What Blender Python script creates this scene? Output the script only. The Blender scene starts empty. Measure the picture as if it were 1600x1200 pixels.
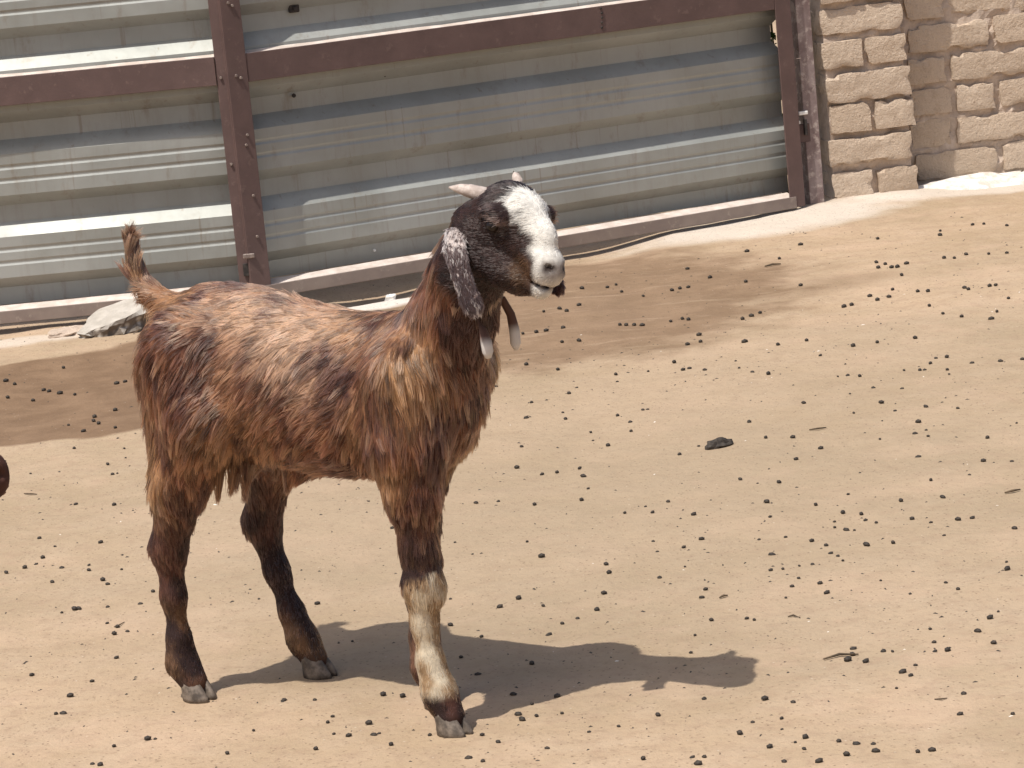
import bpy, bmesh, math, random
import numpy as np
from mathutils import Vector, Matrix, noise as mnoise, kdtree

random.seed(7)
rng = np.random.default_rng(11)
scene = bpy.context.scene
COL = scene.collection
R = math.radians

# ------------------------------------------------------------------ camera
cam_data = bpy.data.cameras.new('camera')
cam = bpy.data.objects.new('camera', cam_data)
COL.objects.link(cam)
cam_data.sensor_width = 36.0
cam_data.lens = 107.44
cam_data.clip_start = 0.05
cam_data.clip_end = 600.0
cam.matrix_world = (Matrix.Translation((0, 0, 1.26)) @ Matrix.Rotation(R(90 - 11.2522), 4, 'X')
                    @ Matrix.Rotation(R(-5.5), 4, 'Z'))
scene.camera = cam

# ------------------------------------------------------------------ sky and sun
SUN_EL, SUN_AZ = R(65), R(45)          # light travels 45 degrees between +X and +Y
world = bpy.data.worlds.new('World')
scene.world = world
world.use_nodes = True
wn = world.node_tree
wn.nodes.clear()
sky = wn.nodes.new('ShaderNodeTexSky')
sky.sky_type = 'NISHITA'
sky.sun_disc = False
sky.sun_elevation = SUN_EL
sky.sun_rotation = math.atan2(-math.cos(SUN_AZ), -math.sin(SUN_AZ))
sky.air_density = 1.0
sky.dust_density = 4.0
bg = wn.nodes.new('ShaderNodeBackground')
bg.inputs['Strength'].default_value = 0.105
wo = wn.nodes.new('ShaderNodeOutputWorld')
wn.links.new(sky.outputs[0], bg.inputs[0])
wn.links.new(bg.outputs[0], wo.inputs[0])

sun_data = bpy.data.lights.new('sun', 'SUN')
sun_data.energy = 3.9
sun_data.angle = R(0.53)
sun_data.color = (1.0, 0.955, 0.88)
sun = bpy.data.objects.new('sun', sun_data)
COL.objects.link(sun)
sun_dir = Vector((math.cos(SUN_EL) * math.cos(SUN_AZ), math.cos(SUN_EL) * math.sin(SUN_AZ), -math.sin(SUN_EL)))
sun.rotation_euler = sun_dir.to_track_quat('-Z', 'Y').to_euler()
sun.location = (-3, -3, 6)

scene.view_settings.view_transform = 'Standard'
scene.view_settings.look = 'None'
scene.view_settings.gamma = 1.0
scene.view_settings.exposure = 0.20

# ------------------------------------------------------------------ helpers
def tag(o, label=None, cat=None, group=None, kind=None):
    if label: o['label'] = label
    if cat: o['category'] = cat
    if group: o['group'] = group
    if kind: o['kind'] = kind
    return o

def empty(name, loc=(0, 0, 0), rz=0.0):
    o = bpy.data.objects.new(name, None)
    o.location = loc
    o.rotation_euler = (0, 0, rz)
    o.empty_display_size = 0.05
    COL.objects.link(o)
    return o

def mesh_obj(name, verts, faces, mat, parent=None, smooth=False):
    me = bpy.data.meshes.new(name)
    me.from_pydata([tuple(v) for v in verts], [], [tuple(f) for f in faces])
    me.update()
    if smooth:
        me.polygons.foreach_set('use_smooth', [True] * len(me.polygons))
    if mat: me.materials.append(mat)
    o = bpy.data.objects.new(name, me)
    COL.objects.link(o)
    if parent: o.parent = parent
    return o

def bm_obj(name, bm, mat, parent=None, smooth=False):
    me = bpy.data.meshes.new(name)
    bm.to_mesh(me)
    bm.free()
    if smooth:
        me.polygons.foreach_set('use_smooth', [True] * len(me.polygons))
    if mat: me.materials.append(mat)
    o = bpy.data.objects.new(name, me)
    COL.objects.link(o)
    if parent: o.parent = parent
    return o

def add_box(bm, x0, x1, y0, y1, z0, z1, bevel=0.0):
    b = bmesh.new()
    bmesh.ops.create_cube(b, size=1.0)
    for v in b.verts:
        v.co = Vector((x0 + (v.co.x + .5) * (x1 - x0), y0 + (v.co.y + .5) * (y1 - y0), z0 + (v.co.z + .5) * (z1 - z0)))
    if bevel:
        bmesh.ops.bevel(b, geom=list(b.edges), offset=bevel, segments=1, affect='EDGES')
    me = bpy.data.meshes.new('tmp')
    b.to_mesh(me); b.free()
    bm.from_mesh(me)
    bpy.data.meshes.remove(me)

def vnoise(p, freq, seed=0):
    """vectorised value noise, p (N,3) -> 0..1"""
    q = np.asarray(p, dtype=np.float64) * freq + 100.0
    i = np.floor(q).astype(np.int64)
    f = q - i
    f = f * f * (3 - 2 * f)
    def h(a, b, c):
        n = (a * 374761393 + b * 668265263 + c * 2147483647 + seed * 974711) & 0x7fffffff
        n = ((n ^ (n >> 13)) * 1274126177) & 0x7fffffff
        return ((n ^ (n >> 16)) & 0xffff) / 65535.0
    r = 0
    for dx in (0, 1):
        for dy in (0, 1):
            for dz in (0, 1):
                w = (f[:, 0] if dx else 1 - f[:, 0]) * (f[:, 1] if dy else 1 - f[:, 1]) * (f[:, 2] if dz else 1 - f[:, 2])
                r = r + w * h(i[:, 0] + dx, i[:, 1] + dy, i[:, 2] + dz)
    return r

def sstep(a, b, x):
    t = np.clip((x - a) / (b - a), 0, 1)
    return t * t * (3 - 2 * t)

# ------------------------------------------------------------------ materials
class NT:
    """tiny node-tree builder"""
    def __init__(self, name):
        self.m = bpy.data.materials.new(name)
        self.m.use_nodes = True
        self.t = self.m.node_tree
        self.b = self.t.nodes['Principled BSDF']
        self.out = self.t.nodes['Material Output']
    def n(self, typ, **kw):
        nd = self.t.nodes.new(typ)
        for k, v in kw.items():
            setattr(nd, k, v)
        return nd
    def l(self, a, b):
        self.t.links.new(a, b)
    def setin(self, nd, key, v):
        if hasattr(v, 'is_output'):
            self.l(v, nd.inputs[key])
        else:
            nd.inputs[key].default_value = v
    def coord(self, kind='Object'):
        return self.n('ShaderNodeTexCoord').outputs[kind]
    def pos(self):
        return self.n('ShaderNodeNewGeometry').outputs['Position']
    def mapping(self, vec, scale=(1, 1, 1), loc=(0, 0, 0), rot=(0, 0, 0)):
        m = self.n('ShaderNodeMapping')
        self.l(vec, m.inputs['Vector'])
        m.inputs['Scale'].default_value = scale
        m.inputs['Location'].default_value = loc
        m.inputs['Rotation'].default_value = rot
        return m.outputs[0]
    def noise(self, vec, scale, detail=4, rough=0.55, dist=0.0):
        nd = self.n('ShaderNodeTexNoise')
        self.l(vec, nd.inputs['Vector'])
        nd.inputs['Scale'].default_value = scale
        nd.inputs['Detail'].default_value = detail
        nd.inputs['Roughness'].default_value = rough
        nd.inputs['Distortion'].default_value = dist
        return nd.outputs['Fac']
    def voro(self, vec, scale, feature='F1', rnd=1.0):
        nd = self.n('ShaderNodeTexVoronoi', feature=feature)
        self.l(vec, nd.inputs['Vector'])
        nd.inputs['Scale'].default_value = scale
        nd.inputs['Randomness'].default_value = rnd
        return nd.outputs['Distance']
    def ramp(self, fac, a, b, lo=0.0, hi=1.0):
        nd = self.n('ShaderNodeMapRange', interpolation_type='SMOOTHSTEP')
        self.l(fac, nd.inputs[0])
        for i, v in zip((1, 2, 3, 4), (a, b, lo, hi)):
            nd.inputs[i].default_value = v
        return nd.outputs[0]
    def math(self, op, a, b=0.0):
        nd = self.n('ShaderNodeMath', operation=op)
        self.setin(nd, 0, a); self.setin(nd, 1, b)
        return nd.outputs[0]
    def mix(self, fac, a, b, mode='MIX'):
        nd = self.n('ShaderNodeMix', data_type='RGBA', blend_type=mode)
        self.setin(nd, 0, fac)
        for k, v in ((6, a), (7, b)):
            if hasattr(v, 'is_output'): self.l(v, nd.inputs[k])
            else: nd.inputs[k].default_value = (*v, 1.0) if len(v) == 3 else v
        return nd.outputs[2]
    def bump(self, height, strength=0.3, dist=0.01, normal=None):
        nd = self.n('ShaderNodeBump')
        nd.inputs['Strength'].default_value = strength
        nd.inputs['Distance'].default_value = dist
        self.l(height, nd.inputs['Height'])
        if normal is not None: self.l(normal, nd.inputs['Normal'])
        return nd.outputs[0]
    def fin(self, color, rough=0.8, metallic=0.0, normal=None, spec=None):
        self.setin(self.b, 'Base Color', color if hasattr(color, 'is_output') else (*color, 1.0))
        self.setin(self.b, 'Roughness', rough)
        self.setin(self.b, 'Metallic', metallic)
        if spec is not None: self.setin(self.b, 'Specular IOR Level', spec)
        if normal is not None: self.l(normal, self.b.inputs['Normal'])
        return self.m

def ellipse_mask(t, pos, cx, cy, rx, ry, rot=0.0, edge=0.12, wob=0.25, wscale=3.0, warp=None):
    m = t.mapping(pos, loc=(-cx, -cy, 0))
    m2 = t.mapping(m, rot=(0, 0, -rot))
    m3 = t.mapping(m2, scale=(1 / rx, 1 / ry, 0))
    ln = t.n('ShaderNodeVectorMath', operation='LENGTH')
    t.l(m3, ln.inputs[0])
    w = t.noise(pos, wscale, 4, 0.6)
    d = t.math('ADD', ln.outputs['Value'], t.math('MULTIPLY', t.math('SUBTRACT', w, 0.5), wob * 2))
    return t.ramp(d, 1 + edge, 1 - edge)

def mat_ground():
    t = NT('dry_earth')
    p = t.pos()
    big = t.noise(p, 1.3, 4, 0.55)
    mid = t.noise(p, 9.0, 5, 0.6)
    fine = t.noise(p, 260.0, 3, 0.7)
    streak = t.noise(t.mapping(p, scale=(2.2, 9.0, 1), rot=(0, 0, R(-14))), 2.2, 5, 0.6)
    c = t.mix(t.ramp(big, .35, .68), (0.355, 0.262, 0.168), (0.448, 0.328, 0.223))
    c = t.mix(t.ramp(mid, .38, .72, 0, .45), c, (0.46, 0.35, 0.25))
    c = t.mix(t.ramp(streak, .50, .75, 0, .40), c, (0.37, 0.265, 0.17))
    gr = t.noise(p, 90.0, 2, 0.6)
    c = t.mix(t.ramp(gr, .56, .72, 0, .42), c, (0.22, 0.15, 0.095))
    big2 = t.noise(t.mapping(p, loc=(4, 1, 0)), 0.75, 3, 0.5)
    c = t.mix(t.ramp(big2, .42, .62, 0, .30), c, (0.285, 0.23, 0.155))
    mot = t.noise(p, 24.0, 5, 0.7)
    c = t.mix(t.ramp(mot, .46, .66, 0, .38), c, (0.30, 0.205, 0.14))
    pink = t.noise(t.mapping(p, loc=(7, 2, 0)), 5.0, 4, 0.6)
    c = t.mix(t.ramp(pink, .48, .68, 0, .35), c, (0.50, 0.355, 0.25))
    # damp patches
    wet1 = ellipse_mask(t, p, -0.86, 6.80, 0.80, 0.60, R(12), 0.025, 0.13, 2.2)
    lightspot = ellipse_mask(t, p, -1.30, 7.33, 0.42, 0.22, R(14), 0.06, 0.2, 4.0)
    wet1 = t.math('MULTIPLY', wet1, t.math('SUBTRACT', 1.0, lightspot))
    wet2 = ellipse_mask(t, p, 0.10, 7.22, 0.60, 0.74, R(-14), 0.20, 0.42, 4.5)
    gaps = t.ramp(t.noise(t.mapping(p, scale=(3.0, 16.0, 1), rot=(0, 0, R(-20))), 1.7, 4, 0.6), .56, .66)
    wet2 = t.math('MULTIPLY', wet2, t.math('SUBTRACT', 1.0, t.math('MULTIPLY', gaps, .35)))
    patch_tone = ellipse_mask(t, p, 0.15, 5.5, 0.75, 1.15, R(-10), 0.6, 0.35, 1.6)  # broad soft-edged darker oval in the middle of the yard floor
    c = t.mix(t.math('MULTIPLY', patch_tone, .50), c, (0.305, 0.235, 0.158))
    fl = t.noise(t.mapping(p, scale=(10, 34, 1), rot=(0, 0, R(-8)), loc=(2, 5, 0)), 2.6, 5, .7)
    c = t.mix(t.ramp(fl, .60, .74, 0, .45), c, (0.20, 0.145, 0.095))
    wet3 = ellipse_mask(t, p, 0.66, 7.16, 0.28, 0.12, R(20), 0.3, 0.3, 6.0)
    wet2 = t.math('MAXIMUM', wet2, t.math('MULTIPLY', wet3, .45))
    dampc = t.mix(t.ramp(mid, .35, .7), (0.158, 0.096, 0.056), (0.215, 0.136, 0.082))
    c = t.mix(t.math('MULTIPLY', wet1, .93), c, dampc)
    c = t.mix(t.math('MULTIPLY', wet2, .76), c, dampc)
    # lime dust by the gate and the wall
    lm = ellipse_mask(t, p, 0.74, 8.22, 0.40, 0.16, R(24), 0.35, 0.35, 8.0)
    lm2 = ellipse_mask(t, p, 1.42, 8.52, 0.45, 0.16, R(8), 0.25, 0.3, 9.0)
    lm3 = ellipse_mask(t, p, -0.28, 7.62, 0.42, 0.14, R(25), 0.2, 0.4, 9.0)
    lm4 = ellipse_mask(t, p, -1.16, 7.50, 0.22, 0.10, R(4), 0.3, 0.4, 9.0)
    for m_, k in ((lm, .45), (lm2, .40), (lm3, .7), (lm4, .35)):
        c = t.mix(t.math('MULTIPLY', m_, k), c, (0.80, 0.755, 0.70))
    # pale crumbs and dark specks
    sp = t.voro(p, 85.0)
    c = t.mix(t.ramp(sp, .20, .08, 0, .75), c, (0.15, 0.10, 0.065))
    sp2 = t.voro(t.mapping(p, loc=(3, 7, 0)), 34.0)
    c = t.mix(t.ramp(sp2, .07, .04, 0, .35), c, (0.66, 0.58, 0.48))
    h = t.math('ADD', t.math('MULTIPLY', mid, 0.8), t.math('MULTIPLY', fine, 0.10))
    h = t.math('ADD', h, t.math('MULTIPLY', t.noise(p, 42, 4, .65), 0.22))
    rough = t.math('SUBTRACT', 0.95, t.math('MULTIPLY', wet1, 0.12))
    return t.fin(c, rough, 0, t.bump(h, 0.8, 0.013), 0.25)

def mat_sheet():
    t = NT('galvanised_sheet')
    o = t.coord()
    st = t.noise(t.mapping(o, scale=(14, 14, 1.2)), 3.0, 5, 0.65)
    bl = t.noise(o, 4.0, 5, 0.6)
    c = t.mix(t.ramp(bl, .3, .7), (0.30, 0.31, 0.29), (0.375, 0.385, 0.365))
    c = t.mix(t.ramp(st, .5, .8, 0, .45), c, (0.27, 0.255, 0.225))
    ru = t.noise(t.mapping(o, scale=(3, 3, 1)), 7.0, 6, 0.7)
    c = t.mix(t.ramp(ru, .54, .76, 0, .6), c, (0.23, 0.19, 0.145))
    run = t.noise(t.mapping(o, scale=(26, 26, .9), loc=(1, 3, 2)), 2.0, 4, .6)
    c = t.mix(t.ramp(run, .62, .74, 0, .45), c, (0.20, 0.15, 0.105))
    return t.fin(c, t.ramp(bl, .3, .7, .42, .6), 0.35, t.bump(t.noise(o, 11, 3), .12, .01))

def mat_paint(name, a, b, patch_tone, wornamt, rough=.6):
    t = NT(name)
    o = t.coord()
    n1 = t.noise(o, 9, 5, .65)
    n2 = t.noise(t.mapping(o, loc=(5, 2, 1)), 38, 5, .7)
    c = t.mix(t.ramp(n1, .35, .7), a, b)
    c = t.mix(t.ramp(n2, .60 - wornamt * .2, .74 - wornamt * .2, 0, .85), c, patch_tone)
    return t.fin(c, rough, 0.0, t.bump(n2, .25, .003))

def mat_brick(name, a, b, dark):
    t = NT(name)
    o = t.coord()
    oi = t.n('ShaderNodeObjectInfo')
    ov = t.n('ShaderNodeVectorMath', operation='ADD')
    t.l(o, ov.inputs[0])
    sc = t.n('ShaderNodeVectorMath', operation='SCALE')
    sc.inputs[0].default_value = (13.1, 7.7, 3.3)
    t.l(oi.outputs['Random'], sc.inputs['Scale'])
    t.l(sc.outputs[0], ov.inputs[1])
    v = ov.outputs[0]
    n1 = t.noise(v, 18, 6, .7)
    n2 = t.noise(v, 85, 5, .75)
    c = t.mix(oi.outputs['Random'], a, b)
    c = t.mix(t.ramp(n1, .45, .75, 0, .6), c, dark)
    c = t.mix(t.ramp(n2, .58, .76, 0, .6), c, (0.70, 0.59, 0.49))
    pit = t.voro(v, 55)
    c = t.mix(t.math('MULTIPLY', t.ramp(pit, .22, .06, 0, .6), t.ramp(n1, .55, .65)), c, (0.24, 0.175, 0.13))
    gl_ = t.noise(v, 230, 3, .7)
    c = t.mix(t.ramp(gl_, .52, .72, 0, .35), c, (0.30, 0.22, 0.165))
    h = t.math('ADD', n1, t.math('MULTIPLY', n2, .7))
    h = t.math('ADD', h, t.math('MULTIPLY', t.ramp(pit, .05, .25), .12))
    return t.fin(c, .93, 0, t.bump(h, 1.0, .009), .2)

def mat_simple(name, a, b, scale=30, rough=.85, bump=.3, bd=.004, spec=.3):
    t = NT(name)
    o = t.coord()
    n1 = t.noise(o, scale, 5, .65)
    return t.fin(t.mix(t.ramp(n1, .35, .68), a, b), rough, 0, t.bump(n1, bump, bd), spec)

def mat_attr(name, attr, rough=.75, spec=.25, nscale=120, amt=.35):
    t = NT(name)
    a = t.n('ShaderNodeAttribute', attribute_name=attr)
    n1 = t.noise(t.coord(), nscale, 4, .7)
    c = t.mix(t.ramp(n1, .3, .75, 0, amt), a.outputs['Color'], (0.02, 0.012, 0.01))
    return t.fin(c, rough, 0, t.bump(n1, .3, .003), spec)

M = {}
M['ground'] = mat_ground()
M['sheet'] = mat_sheet()
M['paint'] = mat_paint('red_oxide_paint', (0.098, 0.060, 0.054), (0.125, 0.077, 0.069), (0.16, 0.105, 0.09), .10)
M['paint_faded'] = mat_paint('faded_paint', (0.20, 0.155, 0.135), (0.25, 0.20, 0.17), (0.30, 0.25, 0.21), .2)
M['paint_post'] = mat_paint('peeling_paint', (0.17, 0.115, 0.108), (0.31, 0.25, 0.24), (0.44, 0.37, 0.33), .5)
M['dust'] = mat_simple('dusty_ledge', (0.50, 0.42, 0.365), (0.64, 0.565, 0.51), 24, .95)
M['bolt'] = mat_simple('weathered_steel', (0.16, 0.12, 0.105), (0.28, 0.23, 0.20), 80, .5)
M['white'] = mat_simple('chalky_white', (0.72, 0.70, 0.66), (0.84, 0.82, 0.79), 60, .8)
M['hole'] = mat_simple('dirty_dark_steel', (0.03, 0.026, 0.024), (0.06, 0.05, 0.045), 60, .8)
M['brick'] = mat_brick('pale_clay_brick', (0.54, 0.425, 0.32), (0.64, 0.52, 0.405), (0.42, 0.315, 0.23))
M['mortar'] = mat_simple('mud_mortar', (0.42, 0.335, 0.27), (0.56, 0.455, 0.37), 26, .95, .8, .01)
M['lime'] = mat_simple('lime_powder', (0.58, 0.52, 0.45), (0.84, 0.82, 0.79), 34, .95, 1.0, .012)
M['leaf'] = mat_simple('green_leaf', (0.05, 0.10, 0.03), (0.10, 0.17, 0.05), 30, .5)
M['stem'] = mat_simple('plant_stem', (0.12, 0.09, 0.05), (0.18, 0.13, 0.08), 30, .8)
M['dung'] = mat_simple('dark_dung', (0.024, 0.019, 0.015), (0.060, 0.047, 0.036), 220, .7, .5, .002, .4)
M['straw'] = mat_simple('dry_stalk', (0.06, 0.045, 0.03), (0.13, 0.09, 0.055), 60, .85)
M['chip'] = mat_simple('pale_chip', (0.62, 0.56, 0.48), (0.80, 0.75, 0.68), 50, .9)
M['hoof'] = mat_simple('grey_hoof', (0.070, 0.055, 0.044), (0.21, 0.17, 0.135), 70, .55, .4, .002, .4)
M['horn'] = mat_simple('pale_horn', (0.36, 0.29, 0.25), (0.55, 0.47, 0.42), 90, .6, .4, .002, .4)
M['eye'] = mat_simple('dark_eye', (0.008, 0.005, 0.004), (0.02, 0.012, 0.008), 60, .28, 0, .001, .35)
M['hide'] = mat_attr('goat_hide', 'hide', .8, .2)

def mat_concrete():
    t = NT('broken_concrete')
    o = t.coord()
    n1 = t.noise(o, 16, 5, .65)
    v = t.voro(o, 48)
    c = t.mix(t.ramp(n1, .35, .7), (0.39, 0.355, 0.31), (0.52, 0.48, 0.43))
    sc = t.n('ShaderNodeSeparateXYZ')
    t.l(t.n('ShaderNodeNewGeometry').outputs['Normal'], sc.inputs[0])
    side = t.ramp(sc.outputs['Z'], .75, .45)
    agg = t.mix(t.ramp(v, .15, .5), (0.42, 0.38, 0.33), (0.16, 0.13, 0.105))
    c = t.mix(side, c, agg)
    return t.fin(c, .93, 0, t.bump(t.math('ADD', n1, t.math('MULTIPLY', v, .8)), .6, .008), .2)
M['concrete'] = mat_concrete()

def mat_fur():
    m = bpy.data.materials.new('goat_fur')
    m.use_nodes = True
    t = m.node_tree
    t.nodes.clear()
    at = t.nodes.new('ShaderNodeAttribute'); at.attribute_name = 'fur_color'
    hi = t.nodes.new('ShaderNodeHairInfo')
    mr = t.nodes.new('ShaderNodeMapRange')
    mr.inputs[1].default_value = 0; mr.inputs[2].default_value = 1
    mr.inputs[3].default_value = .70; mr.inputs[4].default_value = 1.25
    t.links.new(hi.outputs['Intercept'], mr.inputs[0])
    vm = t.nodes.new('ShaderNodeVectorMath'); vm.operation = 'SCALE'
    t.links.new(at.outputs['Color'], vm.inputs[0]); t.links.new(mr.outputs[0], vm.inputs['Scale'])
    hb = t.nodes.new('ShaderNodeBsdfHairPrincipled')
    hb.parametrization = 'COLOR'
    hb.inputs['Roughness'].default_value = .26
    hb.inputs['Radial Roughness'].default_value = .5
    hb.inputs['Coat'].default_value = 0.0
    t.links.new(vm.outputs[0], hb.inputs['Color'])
    df = t.nodes.new('ShaderNodeBsdfDiffuse')
    t.links.new(vm.outputs[0], df.inputs['Color'])
    mx = t.nodes.new('ShaderNodeMixShader'); mx.inputs[0].default_value = .35
    t.links.new(hb.outputs[0], mx.inputs[1]); t.links.new(df.outputs[0], mx.inputs[2])
    o = t.nodes.new('ShaderNodeOutputMaterial')
    t.links.new(mx.outputs[0], o.inputs['Surface'])
    return m
M['fur'] = mat_fur()
scene.cycles.max_bounces = 7
scene.cycles.diffuse_bounces = 3
scene.cycles.glossy_bounces = 3
scene.cycles.transmission_bounces = 4

# ------------------------------------------------------------------ ground
def gz_arr(x, y):
    p = np.stack([x, y, np.zeros_like(x)], -1)
    z = (vnoise(p, 1.6, 3) - .5) * .012 + (vnoise(p, 7.0, 4) - .5) * .007 + (vnoise(p, 17.0, 9) - .5) * .0045
    near = np.exp(-((x + .1) ** 2 + (y - 4.1) ** 2) / .5)      # trodden flat under the goat
    z = z * (1 - .7 * near)
    # shallow hollow under the gate and low drift against the wall
    d = (y - (7.70 + np.clip(x + .62, 0, 3) * .466))
    z = z - .020 * np.exp(-(d / .22) ** 2) * sstep(.55, .25, x)
    z = z - .034 * np.exp(-((x + .33) / .22) ** 2 - ((d - .02) / .20) ** 2)        # worn dip under the right leaf
    z = z + .020 * np.exp(-((x - 1.06) / .30) ** 2 - ((y - 8.50) / .22) ** 2)     # soil banked at the pillar
    z = z * sstep(14, 10, y)
    return z
def gz(x, y):
    return float(gz_arr(np.array([x], dtype=float), np.array([y], dtype=float))[0])

def build_ground():
    xs = np.concatenate([-np.geomspace(250, 2.6, 18)[:-1], np.arange(-2.5, 2.51, .035), np.geomspace(2.6, 250, 18)[1:]])
    ys = np.concatenate([-np.geomspace(60, 1, 8)[:-1], np.linspace(-1, 2.4, 8), np.arange(2.5, 9.6, .03), np.geomspace(9.7, 400, 18)])
    X, Y = np.meshgrid(xs, ys)
    Z = gz_arr(X.ravel(), Y.ravel())
    V = np.stack([X.ravel(), Y.ravel(), Z], -1)
    nx, ny = len(xs), len(ys)
    i = np.arange((ny - 1) * (nx - 1)); r, c = i // (nx - 1), i % (nx - 1)
    a = r * nx + c
    F = np.stack([a, a + 1, a + nx + 1, a + nx], -1)
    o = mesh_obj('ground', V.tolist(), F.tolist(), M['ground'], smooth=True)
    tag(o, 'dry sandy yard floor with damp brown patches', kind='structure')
build_ground()

# ------------------------------------------------------------------ gate leaves
def sheet_profile(z0, z1):
    """(z, depth) polyline of the ribbed sheet, depth 0 = crest, + = valley"""
    pts = []
    P, D = .211, .034
    base = .120 - P * 3
    k = 0
    while base + k * P < z1 + P:
        b = base + k * P
        for dz, d in ((0, 0), (.030, 0), (.035, .0022), (.040, .0022), (.045, 0), (.064, 0), (.069, .0022), (.074, .0022), (.079, 0),
                      (.104, 0), (.138, D), (.182, D)):
            pts.append((b + dz, d))
        k += 1
    out = [p for p in pts if z0 <= p[0] <= z1]
    return out

def ledge(parent, x0, x1, y0, y1, z0, z1):
    """flange of the angle iron with settled dust, rising a little towards the sheet"""
    n = 30
    V, F = [], []
    for i in range(n + 1):
        x = x0 + (x1 - x0) * i / n
        w = .0018 * mnoise.noise(Vector((x * 9, y0, z0 * 7)))
        V += [(x, y0, z0), (x, (y0 + y1) / 2, z0 + (z1 - z0) * .6 + w), (x, y1, z1 + w), (x, y1, z0 - .004), (x, y0, z0 - .004)]
    for i in range(n):
        for j in range(5):
            a, b = i * 5 + j, i * 5 + (j + 1) % 5
            F.append((a, b, b + 5, a + 5))
    F += [(4, 3, 2, 1, 0), tuple(n * 5 + k for k in range(5))]
    return mesh_obj('ledge', V, F, M['dust'], parent)

def gate_leaf(name, loc, ang, length, left_stile, right_stile, height, notch, label, sheet_y, stile_depth):
    """leaf frame: local x along the gate, y away from the yard, z up; x=0 at the meeting stile"""
    g = empty(name, loc, ang)
    tag(g, label, 'gate', 'leaves of the sheet metal gate')
    x0, x1 = (0, length) if length > 0 else (length, 0)
    prof = sheet_profile(.022, height)
    n = 44
    V, F = [], []
    sx0, sx1 = x0 + .004, x1 - .002
    for i in range(n + 1):
        s = i / n
        x = sx0 + (sx1 - sx0) * s
        for z, d in prof:
            wob = .0025 * math.sin(x * 7.3 + z * 3) + .003 * mnoise.noise(Vector((x * 2.1, z * 5.0, length)))
            xx = x
            if notch and i == n and .455 < z < .52: xx = x - .016
            V.append((xx, sheet_y + d + wob, z))
    m = len(prof)
    for i in range(n):
        for j in range(m - 1):
            a = i * m + j
            F.append((a, a + m, a + m + 1, a + 1))
    sh = mesh_obj('corrugated_sheet', V, F, M['sheet'], g)
    sm = sh.modifiers.new('thick', 'SOLIDIFY'); sm.thickness = .0012; sm.offset = 1
    def angle_v(nm, xa, xb, side, mat):
        bm = bmesh.new()
        add_box(bm, xa, xb, sheet_y - stile_depth, sheet_y - stile_depth + .005, .012, height, .001)
        xs_ = (xa, xa + .005) if side < 0 else (xb - .005, xb)
        add_box(bm, xs_[0], xs_[1], sheet_y - stile_depth + .0055, sheet_y + .02, .0125, height - .001)
        return bm_obj(nm, bm, mat, g)
    angle_v('stile', left_stile[0], left_stile[1], -1 if length > 0 else 1, M['paint'])
    angle_v('stile', right_stile[0], right_stile[1], 1, M['paint'])
    rail_d = .044
    a0, a1 = left_stile[1] + .0005, right_stile[0] - .0005
    for zb, zt in ((.562, .634), (1.08, 1.152), (height - .06, height)):
        bm = bmesh.new()
        add_box(bm, a0, a1, sheet_y - rail_d, sheet_y - rail_d + .005, zb, zt, .001)
        rl = bm_obj('rail', bm, M['paint'], g)
        ledge(rl, a0 + .001, a1 - .001, sheet_y - rail_d + .0055, sheet_y - .004, zt - .004, zt + .004)
    bm = bmesh.new()
    add_box(bm, a0 - .02, a1 + .02, sheet_y - rail_d - .004, sheet_y - rail_d + .001, .010, .042, .001)
    br = bm_obj('bottom_rail', bm, M['paint_faded'], g)
    ledge(br, a0 - .018, a1 + .018, sheet_y - rail_d + .0015, sheet_y - .002, .039, .050)
    return g

def bolt(parent, x, y, z, r=.006, mat='bolt', ln=.005):
    bm = bmesh.new()
    bmesh.ops.create_cone(bm, cap_ends=True, segments=6, radius1=r, radius2=r * .75, depth=ln,
                          matrix=Matrix.Translation((x, y, z)) @ Matrix.Rotation(R(90), 4, 'X'))
    return bm_obj('bolt', bm, M[mat], parent)

LH = 1.75
SY = .052
gl = gate_leaf('gate_leaf', (-.62, 7.70, 0), 0, -2.45, (-2.46, -2.415), (-.047, -.019), LH, False,
               'left gate leaf of ribbed grey sheet, behind the raised tail', SY, .040)
gr = gate_leaf('gate_leaf', (-.62, 7.70, 0), R(25), 1.63, (-.016, .038), (1.586, 1.634), LH, True,
               'right gate leaf of ribbed grey sheet, between the double upright and the brick pillar', SY, .046)
ys = SY - .046 - .003
for x, z in ((.006, .765), (.016, .757), (.018, .575), (.006, .582), (.018, .43), (.012, .405), (.016, .275), (.014, .17)):
    bolt(gr, x, ys, z, .0042)
for x, z in ((-.036, .58), (-.034, .36)):
    bolt(gl, x, SY - .040 - .003, z, .0042)
# drop latch on the meeting stile
bm = bmesh.new(); add_box(bm, -.030, .000, -.004, .004, .118, .130, .002); bm_obj('latch_bar', bm, M['bolt'], gl)
bm = bmesh.new(); add_box(bm, -.034, -.006, .0055, .0105, .072, .104, .001); bm_obj('latch_slot', bm, M['hole'], gl)
# small clip on the sheet, seam dashes on the rail
bm = bmesh.new(); add_box(bm, .195, .222, SY + .018, SY + .030, .715, .738, .002); add_box(bm, .203, .213, SY + .012, SY + .018, .722, .731, .001)
bm_obj('clip', bm, M['hole'], gr)
for z in (.628, .615, .603, .590, .577):
    bolt(gr, 1.052 + .002 * math.sin(z * 400), SY - .046, z, .0035, 'hole', .003)
bolt(gr, .36, SY + .020, .075, .004, 'white')
bolt(gr, .183, SY + .022, .505, .006, 'hole')
bolt(gr, .44, SY + .022, .525, .006, 'hole')

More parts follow.
